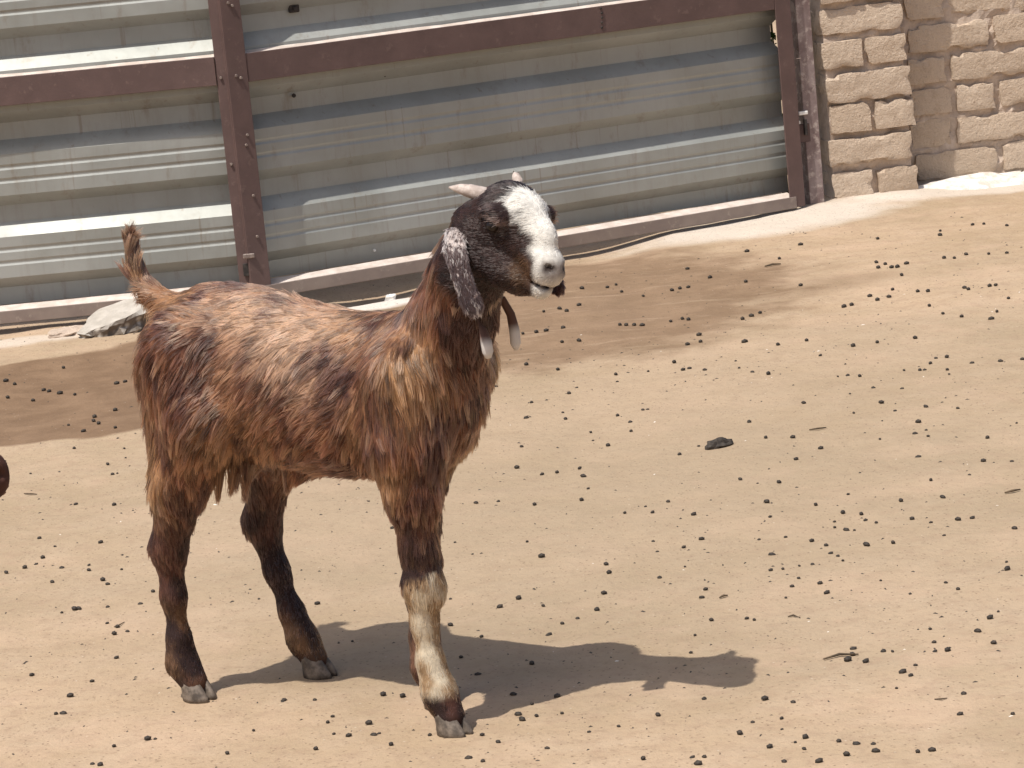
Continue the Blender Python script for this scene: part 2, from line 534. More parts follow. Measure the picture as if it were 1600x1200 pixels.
# ------------------------------------------------------------------ hinge post between gate and pillar
pg = empty('gate_post', (.868, 8.425, 0), R(20))
tag(pg, 'narrow steel gate post with peeling paint against the brick pillar', 'gate post')
bm = bmesh.new()
add_box(bm, .008, .052, 0, .006, -.05, LH, .001)
add_box(bm, .008, .013, .0065, .045, -.05, LH - .002)
bm_obj('upright', bm, M['paint_post'], pg)
def post_bit(nm, x0, x1, y0, y1, z0, z1, mat):
    bm = bmesh.new(); add_box(bm, x0, x1, y0, y1, z0, z1, .0015); return bm_obj(nm, bm, M[mat], pg)
post_bit('latch_pin', -.012, .016, -.012, -.004, .262, .272, 'white')
post_bit('latch_pin', -.020, -.008, -.010, -.003, .238, .247, 'white')
post_bit('latch_plate', -.020, .022, -.0025, -.0005, .185, .236, 'paint')
post_bit('latch_hook', .002, .010, -.014, -.003, .205, .250, 'hole')
for k, z in enumerate((.300, .325, .350, .372, .395, .42, .445)):
    bm = bmesh.new()
    bmesh.ops.create_icosphere(bm, subdivisions=1, radius=.0065, matrix=Matrix.Translation((-.006 - .001 * (k % 2), .006, z)) @ Matrix.Diagonal((.8, .6, 1.25, 1)))
    bm_obj('chain_link', bm, M['bolt'], pg)
post_bit('tie_wire', -.045, .004, -.020, -.017, .418, .421, 'bolt')

# ------------------------------------------------------------------ bricks
def brick_mesh(lx, ly, lz, seed, rough=.0055):
    nx, ny, nz = max(4, int(lx / .018)), 3, 6
    bm = bmesh.new()
    V = {}
    def vid(i, j, k):
        if (i, j, k) not in V:
            p = Vector((i / nx * 2 - 1, j / ny * 2 - 1, k / nz * 2 - 1))
            # round the arrises
            q = Vector((p.x * lx / 2, p.y * ly / 2, p.z * lz / 2))
            r = .0045
            inner = Vector((max(-lx / 2 + r, min(lx / 2 - r, q.x)), max(-ly / 2 + r, min(ly / 2 - r, q.y)), max(-lz / 2 + r, min(lz / 2 - r, q.z))))
            d = q - inner
            if d.length > r: q = inner + d.normalized() * r
            s = Vector((seed * 7.3, seed * 3.1, seed * 1.7))
            nv = mnoise.noise_vector(q * 45 + s) * rough * .55 + mnoise.noise_vector(q * 11 + s) * rough * .35
            edge = (abs(p.x) > .99) + (abs(p.z) > .99)
            front = max(0, -p.y)
            if edge: nv += Vector((-p.x * .8, .5 * front, -p.z)) * .011 * max(0, mnoise.noise(q * 22 + s * 2) - .05) * 2
            V[(i, j, k)] = bm.verts.new(q + nv)
        return V[(i, j, k)]
    def quad(a, b, c, d): bm.faces.new([vid(*a), vid(*b), vid(*c), vid(*d)])
    for i in range(nx):
        for k in range(nz):
            quad((i, 0, k), (i + 1, 0, k), (i + 1, 0, k + 1), (i, 0, k + 1))
            quad((i, ny, k), (i, ny, k + 1), (i + 1, ny, k + 1), (i + 1, ny, k))
    for j in range(ny):
        for k in range(nz):
            quad((0, j, k), (0, j, k + 1), (0, j + 1, k + 1), (0, j + 1, k))
            quad((nx, j, k), (nx, j + 1, k), (nx, j + 1, k + 1), (nx, j, k + 1))
    for i in range(nx):
        for j in range(ny):
            quad((i, j, 0), (i, j + 1, 0), (i + 1, j + 1, 0), (i + 1, j, 0))
            quad((i, j, nz), (i + 1, j, nz), (i + 1, j + 1, nz), (i, j + 1, nz))
    me = bpy.data.meshes.new('brick')
    bm.to_mesh(me); bm.free()
    me.polygons.foreach_set('use_smooth', [True] * len(me.polygons))
    me.set_sharp_from_angle(angle=R(32))
    me.materials.append(M['brick'])
    return me
CH = .0910                              # course height
BH = .0815
full_m = [brick_mesh(.246, .115, BH, s) for s in range(5)]
half_m = [brick_mesh(.119, .115, BH, 20 + s) for s in range(5)]
third_m = [brick_mesh(.118, .115, BH, 40 + s) for s in range(4)]

def brick(me, parent, x, y, z):
    o = bpy.data.objects.new('brick', me)
    o.parent = parent
    o.location = (x + random.uniform(-.003, .003), y + random.uniform(-.007, .006), z + random.uniform(-.002, .002))
    o.rotation_euler = (R(random.uniform(-2.5, 2.5)), R(random.uniform(-1.6, 1.6)), R(random.uniform(-2.2, 2.2)))
    o.scale = (random.uniform(.96, 1.005), 1, random.uniform(.91, 1.01))
    COL.objects.link(o)
    return o

def mortar_slab(name, parent, x0, x1, y0, y1, z1, seed):
    """rough core that fills the joints: front face pushed about by noise"""
    nx, nz = int((x1 - x0) / .02), int(z1 / .02)
    V, F = [], []
    for k in range(nz + 1):
        for i in range(nx + 1):
            x, z = x0 + (x1 - x0) * i / nx, -.05 + (z1 + .05) * k / nz
            V.append((x, y0 - .010 + .013 * mnoise.noise(Vector((x * 22, z * 26, seed))) + .006 * mnoise.noise(Vector((x * 60, z * 60, seed))), z))
    for k in range(nz):
        for i in range(nx):
            a = k * (nx + 1) + i
            F.append((a, a + 1, a + nx + 2, a + nx + 1))
    n0 = len(V)
    V += [(x0, y1, -.05), (x1, y1, -.05), (x0, y1, z1), (x1, y1, z1)]
    F.append([k * (nx + 1) for k in range(nz, -1, -1)][::-1] + [n0 + 2, n0])
    F.append([k * (nx + 1) + nx for k in range(nz + 1)][::-1] + [n0 + 1, n0 + 3])
    F.append([nz * (nx + 1) + i for i in range(nx + 1)] + [n0 + 3, n0 + 2])
    F.append((n0, n0 + 2, n0 + 3, n0 + 1))
    return mesh_obj(name, V, F, M['mortar'], parent)

PH = 17
pil = empty('brick_pillar', (.938, 8.462, .008), R(9))
tag(pil, 'square pillar of pale clay bricks beside the gate post', 'pillar')
mortar_slab('mortar', pil, .014, .240, .026, .22, PH * CH, 1.3)
for c in range(PH):
    z = .040 + c * CH
    ox = random.uniform(-.006, .006) + .006 - .0006 * c
    if c % 2 == 1:
        brick(full_m[c % 5], pil, .127 + ox, .057, z); brick(full_m[(c + 2) % 5], pil, .127 + ox, .178, z)
    else:
        for k in (0, 1):
            b = brick(half_m[(c + k) % 5], pil, .066 + k * .124 + ox, .057, z)
            brick(half_m[(c + k + 2) % 5], pil, .066 + k * .124 + ox, .178, z)

wal = empty('brick_wall', (.938, 8.462, .008), R(9))
tag(wal, 'pale clay brick yard wall set back beside the pillar', 'wall')
mortar_slab('mortar', wal, .262, 1.55, .142, .34, PH * CH, 5.1)
for c in range(PH):
    z = .047 + c * CH
    if c % 2 == 0:
        x = .300 if c % 4 == 0 else .29
        seq = ['f', 'h', 'f', 'f', 'h', 'f'] if c % 4 == 0 else ['h', 'h', 'h', 'f', 'f', 'h', 'f']
        x = .288
    else:
        seq = ['h', 'f', 'f', 'h', 'f', 'f'] if c % 4 == 1 else ['h', 'f', 'h', 'f', 'f', 'h']
        x = .283
    k = 0
    while x < 1.5:
        s = seq[k % len(seq)]
        w = .246 if s == 'f' else .119
        brick((full_m if s == 'f' else half_m)[(c + k) % 5], wal, x + w / 2, .181, z)
        x += w + random.uniform(.006, .014)
        k += 1

# lime heap against the wall
def heap(name, cx, cy, rx, ry, h, rot, mat, seed, parent=None):
    V, F = [], []
    nr, na = 14, 48
    for i in range(nr + 1):
        r = i / nr
        for j in range(na):
            a = 2 * math.pi * j / na
            er = 1 + .22 * mnoise.noise(Vector((math.cos(a) * 1.7, math.sin(a) * 1.7, seed)))
            lx, ly = rx * r * er * math.cos(a), ry * r * er * math.sin(a)
            x = cx + lx * math.cos(rot) - ly * math.sin(rot); y = cy + lx * math.sin(rot) + ly * math.cos(rot)
            hh = h * (1 - r ** 2.2) * (1 + .5 * mnoise.noise(Vector((x * 14, y * 14, seed)))) + .004 * (1 - r) * mnoise.noise(Vector((x * 60, y * 60, seed)))
            V.append((x, y, gz(x, y) + hh - .004 * (r > .99)))
    for i in range(nr):
        for j in range(na):
            a, b = i * na + j, i * na + (j + 1) % na
            F.append((a, b, b + na, a + na))
    return mesh_obj(name, V, F, M[mat], parent, smooth=True)
tag(heap('lime_heap', 1.46, 8.585, .27, .10, .026, R(9), 'lime', 2.2), 'white lime powder heaped along the foot of the brick wall', 'lime powder')

# broken concrete lump at the foot of the left leaf
def rock(name, outline, h, mat, seed, tilt, loc, rotz):
    """prism with a cut flat top and a ragged broken side"""
    V, F = [], []
    n = len(outline); rings = [(0.0, .90), (.25, 1.0), (.55, .97), (.82, 1.03), (1.0, .96)]
    sub = 6
    P = []
    for i in range(n):
        a, b = Vector(outline[i]), Vector(outline[(i + 1) % n])
        for s in range(sub):
            P.append(a.lerp(b, s / sub))
    N = len(P)
    for t_, sc in rings:
        for q in P:
            nv = mnoise.noise_vector(Vector((q.x * 45, q.y * 45, t_ * 3 + seed)))
            amp = .014 if 0 < t_ < 1 else .004
            V.append((q.x * sc + nv.x * amp, q.y * sc + nv.y * amp, h * t_ + tilt[0] * q.x * t_ + tilt[1] * q.y * t_ + nv.z * amp * (.4 if t_ < 1 else .6)))
    for r in range(len(rings) - 1):
        for i in range(N):
            a, b = r * N + i, r * N + (i + 1) % N
            F.append((a, b, b + N, a + N))
    top = (len(rings) - 1) * N
    mid = []
    for i in range(N):
        q = Vector(V[top + i]); c = Vector((0, 0, h))
        p = q.lerp(c, .4); p.z += .004 * mnoise.noise(p * 30)
        V.append(tuple(p)); mid.append(len(V) - 1)
    for i in range(N):
        F.append((top + i, top + (i + 1) % N, mid[(i + 1) % N], mid[i]))
    V.append((0, 0, h + .002)); ce = len(V) - 1
    for i in range(N): F.append((mid[i], mid[(i + 1) % N], ce))
    o = mesh_obj(name, V, F, M[mat])
    o.location = loc; o.rotation_euler = (0, 0, rotz)
    return o
st = rock('concrete_lump', [(-.085, -.06), (-.03, -.072), (.05, -.055), (.092, -.02), (.090, .05), (.05, .075), (-.03, .07), (-.06, .03)], .052,
          'concrete', 4.4, (.20, .17), (-.972, 7.475, gz(-.972, 7.475) - .006), R(8))
tag(st, 'broken lump of grey concrete lying below the tail at the gate foot', 'concrete lump')
st2 = rock('earth_clod', [(-.05, -.02), (.0, -.03), (.045, -.015), (.05, .02), (-.01, .03), (-.045, .015)], .022,
           'mortar', 8.1, (0, .1), (-1.085, 7.505, gz(-1.085, 7.505) - .006), R(10))
tag(st2, 'low pale clod of earth left of the concrete lump', 'clod')
pb = rock('pebble', [(-.010, -.007), (.004, -.010), (.011, 0), (.005, .009), (-.008, .008)], .015, 'white', 2.9, (0, 0), (-.285, 7.63, gz(-.285, 7.63)), 0)
tag(pb, 'small round white pebble under the right gate leaf', 'pebble')

# low leafy plant behind the gate, seen through the gap beside the stile
plant = empty('leafy_plant', (.853, 8.585, 0), 0)
tag(plant, 'green leafy plant behind the gate beside the brick pillar', 'plant')
bm = bmesh.new()
for k in range(4):
    a = k * 1.6
    bmesh.ops.create_cone(bm, cap_ends=True, segments=5, radius1=.006, radius2=.003, depth=.62,
                          matrix=Matrix.Translation((.03 * math.cos(a), .03 * math.sin(a), .31)) @ Matrix.Rotation(R(6), 4, Vector((math.cos(a), math.sin(a), 0))))
bm_obj('stem', bm, M['stem'], plant)
lb = bmesh.new()
lv = [lb.verts.new(v) for v in ((0, 0, 0), (.016, .012, .004), (.040, .010, -.002), (.056, 0, -.012), (.040, -.010, -.002), (.016, -.012, .004), (.028, 0, -.004))]
for f in ((0, 1, 6), (1, 2, 6), (2, 3, 6), (3, 4, 6), (4, 5, 6), (5, 0, 6)): lb.faces.new([lv[i] for i in f])
leaf_me = bpy.data.meshes.new('leaf'); lb.to_mesh(leaf_me); lb.free(); leaf_me.materials.append(M['leaf'])
for k in range(70):
    o = bpy.data.objects.new('leaf', leaf_me); COL.objects.link(o); o.parent = plant
    a, z = random.uniform(0, 6.28), random.uniform(.18, .62)
    o.location = (.028 * math.cos(a), .022 * math.sin(a), z)
    o.rotation_euler = (random.uniform(-.6, .6), random.uniform(-.8, .5), a)

# ------------------------------------------------------------------ goat
# goat frame: x forward, y to the animal's left, z up, origin on the ground under the trunk
HD, HS, HR, HSC = R(21), R(17), R(-10), 1.10
HSX, HSY, HSZ = .90, 1.15, 1.20
HV = np.array((HSX, HSY, HSZ))
_f = np.array([math.cos(HD) * math.cos(HS), -math.cos(HD) * math.sin(HS), -math.sin(HD)])
_l0 = np.array([math.sin(HS), math.cos(HS), 0.0])
_n0 = np.cross(_f, _l0)
HL = _l0 * math.cos(HR) + _n0 * math.sin(HR)
HN = np.cross(_f, HL)
HF = _f
H0 = np.array([0.359, -0.012, 0.752])
def hp(x, y, z):
    return H0 + HF * x * HSX + HL * y * HSY + HN * z * HSZ
def to_head(p):
    q = p - H0
    return q @ HF / HSX, q @ HL / HSY, q @ HN / HSZ

TRUNK = np.array([  # x, top z, bottom z, half width
    (-.272, .545, .450, .030), (-.245, .573, .405, .056), (-.185, .597, .365, .080), (-.10, .594, .345, .090),
    (.00, .571, .332, .097), (.08, .558, .330, .098), (.15, .560, .333, .090), (.205, .560, .340, .078),
    (.234, .535, .384, .054), (.254, .500, .430, .028)])

def build_sdf():
    h = .004
    lo = np.array([-.36, -.18, .004]); hi = np.array([.56, .17, .80])
    n = np.ceil((hi - lo) / h).astype(int) + 1
    ax = [lo[i] + h * np.arange(n[i], dtype=np.float32) for i in range(3)]
    D = np.full(tuple(n), .2, dtype=np.float32)
    def sub(a, b, m):
        s = []
        for i in range(3):
            i0 = max(0, int((a[i] - m - lo[i]) / h)); i1 = min(n[i], int((b[i] + m - lo[i]) / h) + 2)
            s.append(slice(i0, i1))
        X, Y, Z = np.meshgrid(ax[0][s[0]], ax[1][s[1]], ax[2][s[2]], indexing='ij')
        return tuple(s), X, Y, Z
    def smin(s, d, k):
        A = D[s]
        hh = np.maximum(k - np.abs(A - d), 0) / k
        D[s] = np.minimum(A, d) - hh * hh * k * .25
    def cone(a, b, ra, rb, k=.018):
        a, b = np.array(a, float), np.array(b, float)
        s, X, Y, Z = sub(np.minimum(a - ra, b - rb), np.maximum(a + ra, b + rb), k + .01)
        ba = b - a; L2 = ba @ ba
        t = np.clip(((X - a[0]) * ba[0] + (Y - a[1]) * ba[1] + (Z - a[2]) * ba[2]) / L2, 0, 1)
        d = np.sqrt((X - a[0] - t * ba[0]) ** 2 + (Y - a[1] - t * ba[1]) ** 2 + (Z - a[2] - t * ba[2]) ** 2) - (ra + (rb - ra) * t)
        smin(s, d, k)
    def chain(pts, k=.018):
        for p, q in zip(pts[:-1], pts[1:]):
            cone(p[:3], q[:3], p[3], q[3], k)
    def ell(c, r, axes=None, k=.018, cut=False):
        c = np.array(c, float); m = max(r)
        s, X, Y, Z = sub(c - m, c + m, k + .01)
        P = np.stack([X - c[0], Y - c[1], Z - c[2]], -1)
        if axes is not None: P = P @ np.array(axes).T
        r = np.array(r)
        k0 = np.linalg.norm(P / r, axis=-1); k1 = np.linalg.norm(P / (r * r), axis=-1) + 1e-6
        d = k0 * (k0 - 1) / k1
        if cut:
            A = D[s]; dd = -d
            hh = np.maximum(k - np.abs(A - dd), 0) / k
            D[s] = np.maximum(A, dd) + hh * hh * k * .25
        else: smin(s, d, k)
    # trunk
    s, X, Y, Z = sub((-.30, -.11, .30), (.31, .11, .63), .02)
    xc = np.clip(X, TRUNK[0, 0], TRUNK[-1, 0])
    # smooth interpolation of the section table
    tt = np.linspace(TRUNK[0, 0], TRUNK[-1, 0], 200)
    def prof(c):
        v = np.interp(tt, TRUNK[:, 0], TRUNK[:, c])
        kr = np.hanning(31); kr /= kr.sum()
        v = np.convolve(np.pad(v, 15, 'edge'), kr, 'valid')
        return np.interp(xc, tt, v)
    top, bot, w = prof(1), prof(2), prof(3)
    cz, hz = (top + bot) / 2, (top - bot) / 2
    zz = (Z - cz) / hz
    # egg section: fuller low on the ribs, narrower along the spine
    wy = w * (1 - .16 * zz)
    q = np.sqrt((Y / wy) ** 2 + zz ** 2)
    d = (q - 1) * np.minimum(wy, hz)
    d = np.where(np.abs(X - xc) > 0, np.sqrt(np.maximum(d, 0) ** 2 + (X - xc) ** 2) + np.minimum(d, 0) * 0, d)
    smin(s, d.astype(np.float32), .02)
    # neck
    chain([(.200, -.002, .475, .072), (.256, -.010, .560, .051), (.300, -.024, .625, .043), (.334, -.034, .680, .043)], .03)
    cone((.195, 0, .532), (.290, -.020, .652), .017, .019, .03)
    ell((.222, 0, .448), (.034, .046, .065), None, .03)
    # head
    HA = (HF, HL, HN)
    ell(hp(.030, 0, -.045), np.array((.046, .043, .044)) * HV, HA, .012)
    ell(hp(.060, 0, -.033), np.array((.046, .033, .030)) * HV, HA, .012)
    cone(hp(.055, 0, -.046), hp(.125, 0, -.062), .034 * HSC, .0205 * HSC, .012)
    ell(hp(.095, 0, -.038), np.array((.047, .017, .022)) * HV, HA, .010)
    ell(hp(.142, 0, -.065), np.array((.027, .0205, .022)) * HV, HA, .010)
    for sg in (-1, 1):
        cone(hp(.035, sg * .014, -.085), hp(.095, sg * .006, -.088), .034 * HSC, .022 * HSC, .012)
        ell(hp(.057, sg * .036, -.030), np.array((.022, .011, .011)) * HV, HA, .008)
        ell(hp(.060, sg * .047, -.041), np.array((.013, .007, .0055)) * HV, HA, .004, True)
        ell(hp(.158, sg * .012, -.058), np.array((.009, .006, .0035)) * HV, HA, .003, True)
    cone(hp(.09, 0, -.088), hp(.142, 0, -.0885), .019 * HSC, .0125 * HSC, .010)
    ell(hp(.150, 0, -.0825), np.array((.024, .032, .0018)) * HV, HA, .003, True)
    # tail
    chain([(-.255, 0, .555, .026), (-.290, 0, .577, .0155), (-.312, 0, .607, .0110), (-.320, 0, .650, .0080)], .014)
    # hind legs
    chain([(-.185, -.048, .500, .074), (-.155, -.068, .415, .057), (-.208, -.075, .320, .037), (-.247, -.073, .222, .0225), (-.250, -.072, .150, .0148), (-.250, -.071, .085, .0142), (-.250, -.070, .050, .0195), (-.232, -.070, .022, .0200)], .022)
    cone((-.213, -.058, .470), (-.232, -.070, .300), .048, .022, .02)
    cone((-.235, -.073, .275), (-.267, -.073, .224), .011, .0125, .010)
    chain([(-.170, .048, .500, .075), (-.135, .072, .415, .056), (-.168, .082, .320, .035), (-.203, .084, .222, .024), (-.184, .083, .150, .0152), (-.164, .082, .090, .0148), (-.148, .081, .052, .0195), (-.130, .081, .022, .0200)], .022)
    cone((-.180, .080, .275), (-.218, .084, .228), .014, .013, .012)
    # fore legs
    chain([(.200, -.056, .480, .062), (.198, -.067, .395, .051), (.203, -.072, .330, .036), (.205, -.073, .255, .0225), (.207, -.073, .200, .0250), (.201, -.073, .150, .0160), (.205, -.074, .095, .0158), (.216, -.076, .055, .0208), (.233, -.079, .022, .0205)], .02)
    cone((.200, -.073, .205), (.214, -.073, .190), .022, .020, .01)
    chain([(.185, .058, .480, .066), (.155, .060, .395, .052), (.130, .050, .330, .034), (.125, .040, .255, .023), (.126, .032, .200, .0235), (.122, .026, .150, .0175), (.124, .022, .095, .0175), (.128, .018, .055, .0205), (.141, .015, .022, .0195)], .02)
    # sheath under the belly
    cone((-.02, 0, .345), (-.055, -.005, .322), .020, .011, .02)
    return D, lo, h

def surface_nets(D, lo, h):
    S = D < 0
    nx, ny, nz = D.shape
    cs = np.zeros((nx - 1, ny - 1, nz - 1), dtype=np.int8)
    offs = [(i, j, k) for i in (0, 1) for j in (0, 1) for k in (0, 1)]
    for i, j, k in offs:
        cs += S[i:nx - 1 + i, j:ny - 1 + j, k:nz - 1 + k]
    act = (cs > 0) & (cs < 8)
    ci = np.argwhere(act)
    idx = -np.ones(act.shape, dtype=np.int64)
    idx[act] = np.arange(len(ci))
    acc = np.zeros((len(ci), 3)); cnt = np.zeros(len(ci))
    val = {o: D[ci[:, 0] + o[0], ci[:, 1] + o[1], ci[:, 2] + o[2]].astype(float) for o in offs}
    for o in offs:
        for a in range(3):
            if o[a] == 0:
                o2 = list(o); o2[a] = 1; o2 = tuple(o2)
                va, vb = val[o], val[o2]
                m = (va < 0) != (vb < 0)
                t = np.where(m, va / np.where(m, va - vb, 1), 0)
                p = np.tile(np.array(o, float), (len(ci), 1)); p[:, a] = t
                acc[m] += p[m]; cnt[m] += 1
    V = (ci + acc / cnt[:, None]) * h + lo
    F = []
    for a in range(3):
        b, c = (a + 1) % 3, (a + 2) % 3
        s0 = [slice(None)] * 3; s1 = [slice(None)] * 3
        s0[a] = slice(0, -1); s1[a] = slice(1, None)
        for ax_ in (b, c):
            s0[ax_] = slice(1, -1); s1[ax_] = slice(1, -1)
        A, B = S[tuple(s0)], S[tuple(s1)]
        for flip, mk in ((False, A & ~B), (True, ~A & B)):
            e = np.argwhere(mk)
            if not len(e): continue
            g = e.copy(); g[:, b] += 1; g[:, c] += 1
            def cell(db, dc):
                q = g.copy(); q[:, b] += db; q[:, c] += dc
                return idx[q[:, 0], q[:, 1], q[:, 2]]
            f = np.stack([cell(-1, -1), cell(0, -1), cell(0, 0), cell(-1, 0)], -1)
            if flip: f = f[:, ::-1]
            F.append(f)
    F = np.concatenate(F)
    F = F[(F >= 0).all(1)]
    # light smoothing
    for _ in range(2):
        accv = np.zeros_like(V); cn = np.zeros(len(V))
        for i in range(4):
            np.add.at(accv, F[:, i], V[F[:, (i + 1) % 4]]); np.add.at(cn, F[:, i], 1)
            np.add.at(accv, F[:, (i + 1) % 4], V[F[:, i]]); np.add.at(cn, F[:, (i + 1) % 4], 1)
        V = V * .5 + .5 * accv / np.maximum(cn, 1)[:, None]
    return V, F

DK = np.array((0.024, 0.013, 0.012)); PL = np.array((0.112, 0.047, 0.034)); CN = np.array((0.225, 0.084, 0.046))
TN = np.array((0.44, 0.245, 0.120)); AS = np.array((0.54, 0.345, 0.225)); WH = np.array((0.80, 0.765, 0.70)); CR = np.array((0.60, 0.47, 0.31))

def lerp(a, b, t):
    return a + (b - a) * t[:, None]

def masks(p):
    hx, hy, hz = to_head(p)
    head = sstep(-.028, -.004, hx) * sstep(-.150, -.125, hz)
    tail = sstep(.580, .600, p[:, 2]) * sstep(-.255, -.275, p[:, 0])
    zz = p[:, 2] + .07 * (vnoise(p, 38, 77) - .5)
    leg = sstep(.345, .225, zz) * (1 - tail)
    return hx, hy, hz, head, tail, leg

def coat(p, clump=None):
    """base coat colour at goat-frame points"""
    x, y, z = p[:, 0], p[:, 1], p[:, 2]
    hx, hy, hz, head, tail, leg = masks(p)
    # stretched noise that follows the hair fall
    q = np.stack([x * 1.0 + z * .45, y * .8, z * .55 - x * .25], -1)
    n1 = vnoise(q, 34, 1); n2 = vnoise(p, 9, 2); n3 = vnoise(q, 85, 5)
    n = .50 * n1 + .18 * n2 + .32 * n3
    def blob(cx, cz, rx, rz, e=1.0):
        return np.exp(-(((x - cx) / rx) ** 2 + ((z - cz) / rz) ** 2) * e)
    tan = .75 * (1.0 * blob(.232, .50, .036, .065) + .9 * blob(-.240, .345, .045, .075) + .75 * blob(-.215, .575, .06, .035)
           + .7 * blob(.10, .545, .09, .028) + .5 * blob(.14, .42, .035, .06) + .6 * blob(.195, .345, .03, .05) + .45 * blob(-.10, .40, .05, .05))
    ash = (.6 * blob(.01, .530, .075, .032) + .8 * blob(-.08, .565, .08, .03) + .35 * blob(.0, .50, .13, .06) + .35 * blob(.05, .47, .07, .04) + .3 * blob(.23, .60, .03, .03))  # ash coat patches, with sunlit highlights along the back painted in
    dark = .48 * (.8 * blob(-.03, .455, .05, .05) + .6 * blob(.16, .49, .028, .05) + .6 * blob(.08, .40, .08, .05) + .6 * blob(-.17, .49, .04, .07)
            + 2.5 * sstep(.255, .282, x) * sstep(.60, .54, z) + .4 * blob(-.2, .42, .03, .06) + .7 * blob(.20, .59, .05, .03))  # chest front: dark brown coat, with its shade painted in
    c = lerp(np.tile(PL, (len(p), 1)), CN, sstep(.30, .62, n))
    c = lerp(c, TN, np.clip(sstep(.42, .70, n + .34 * tan - .26 * dark) * (.25 + tan), 0, 1))
    c = lerp(c, AS, np.clip(sstep(.40, .68, n3 * .5 + n1 * .5 + .30 * ash - .25 * dark) * ash * 1.15, 0, 1))
    c = lerp(c, DK * 1.6, np.clip(sstep(.60, .30, n - .22 * dark + .15 * tan) * (.22 + .7 * dark), 0, .75))
    # neck: chestnut, darker towards throat
    nk = sstep(.545, .60, z) * sstep(.17, .22, x) * (1 - head)
    c = lerp(c, lerp(np.tile(CN * .85, (len(p), 1)), DK * 1.5, sstep(.50, .36, n)), nk * .55)
    throat = sstep(.278, .318, x + (z - .60) * .15) * sstep(.48, .53, z)
    c = lerp(c, DK * 1.5, throat * .9)
    # legs: dark brown, tan on the fetlocks, white-tan near fore shin
    lg = lerp(np.tile(DK * 1.5, (len(p), 1)), PL * .85, sstep(.40, .68, n))
    c = lerp(c, lg, leg)
    hind = (x < 0)
    fet = hind * np.exp(-((z - .055) / .026) ** 2)
    c = lerp(c, TN * .8, np.clip(fet * sstep(.35, .6, n2 * .5 + n1 * .5) * 1.1, 0, .85))
    mid = hind * (y < 0) * np.exp(-((z - .115) / .03) ** 2) * sstep(.45, .65, n1)
    c = lerp(c, TN * .5, mid * .6)
    fore = (x > .05) & (x < .30)
    line = .212 + .020 * (vnoise(p, 60, 8) - .5) + .5 * (x - .21)
    sock = fore * sstep(line + .006, line - .006, z) * sstep(.045, .062, z)
    sk = vnoise(np.stack([x * 3.2, y * 3.2, z], -1), 22, 41)
    sc = lerp(np.tile(np.array((.70, .60, .45)), (len(p), 1)), np.array((.36, .235, .13)), sstep(.36, .60, sk))
    sc = lerp(sc, PL * 1.3, sstep(.195, .175, x + .10 * (z - .15)) * .8)
    c = lerp(c, sc, sock * np.where(y < 0, 1.0, .55))
    # head: near black with a white blaze, nose and lips
    hc = lerp(np.tile(DK * 1.0, (len(p), 1)), PL * .42, sstep(.45, .75, n2) * .8)
    hn = (vnoise(p, 70, 21) - .5)
    half = np.interp(hx, (.046, .060, .076, .092, .108, .130, .150), (.010, .026, .024, .0175, .0135, .0170, .030))
    bl = sstep(half + .005, half - .003, np.abs(hy + .002) + hn * .012) * sstep(.044, .056, hx + hn * .03) * sstep(-.062, -.05, hz + .15 * np.clip(hx - .1, 0, 1) * 0)
    bl = np.maximum(bl, sstep(.133, .146, hx + .012 * hn))
    hc = lerp(hc, WH, bl)
    # grey nose pad, nostrils and mouth line
    pad = np.exp(-(((hx - .163) / .010) ** 2 + ((hz + .061) / .010) ** 2))
    hc = lerp(hc, np.array((.30, .24, .21)), np.clip(pad, 0, .75))
    nos = np.exp(-(((hx - .158) / .010) ** 2 + ((np.abs(hy) - .011) / .008) ** 2 + ((hz + .059 - .25 * (hx - .158)) / .0052) ** 2))
    hc = lerp(hc, np.array((.05, .035, .03)), np.clip(nos * 1.5, 0, 1))
    mo = np.exp(-((hz + .0825) / .0030) ** 2) * sstep(.118, .13, hx)
    hc = lerp(hc, np.array((.09, .06, .055)), np.clip(mo, 0, .85))
    # pale lid above the eye
    lid = np.exp(-(((hx - .066) / .016) ** 2 + ((hz + .033) / .004) ** 2)) * (np.abs(hy) > .028)
    hc = lerp(hc, np.array((.26, .17, .145)), np.clip(lid * .9, 0, .75))
    ck = np.exp(-(((hx - .115) / .016) ** 2 + ((hz + .075) / .014) ** 2)) * sstep(.45, .65, n1)
    hc = lerp(hc, TN * .5, np.clip(ck, 0, .35))
    c = lerp(c, hc, head)
    # tail: dark tip with a pale underside stripe
    tc = lerp(np.tile(PL * .75, (len(p), 1)), TN * .8, sstep(.52, .80, n3))
    tc = lerp(tc, AS, sstep(-.318, -.332, x) * .7 * sstep(.69, .60, z))
    c = lerp(c, tc, tail * .85)
    return c

def brown_coat(p):
    n = .6 * vnoise(p, 24, 1) + .4 * vnoise(p, 60, 3)
    c = lerp(np.tile(DK * 1.7, (len(p), 1)), PL * .9, sstep(.35, .65, n))
    return c

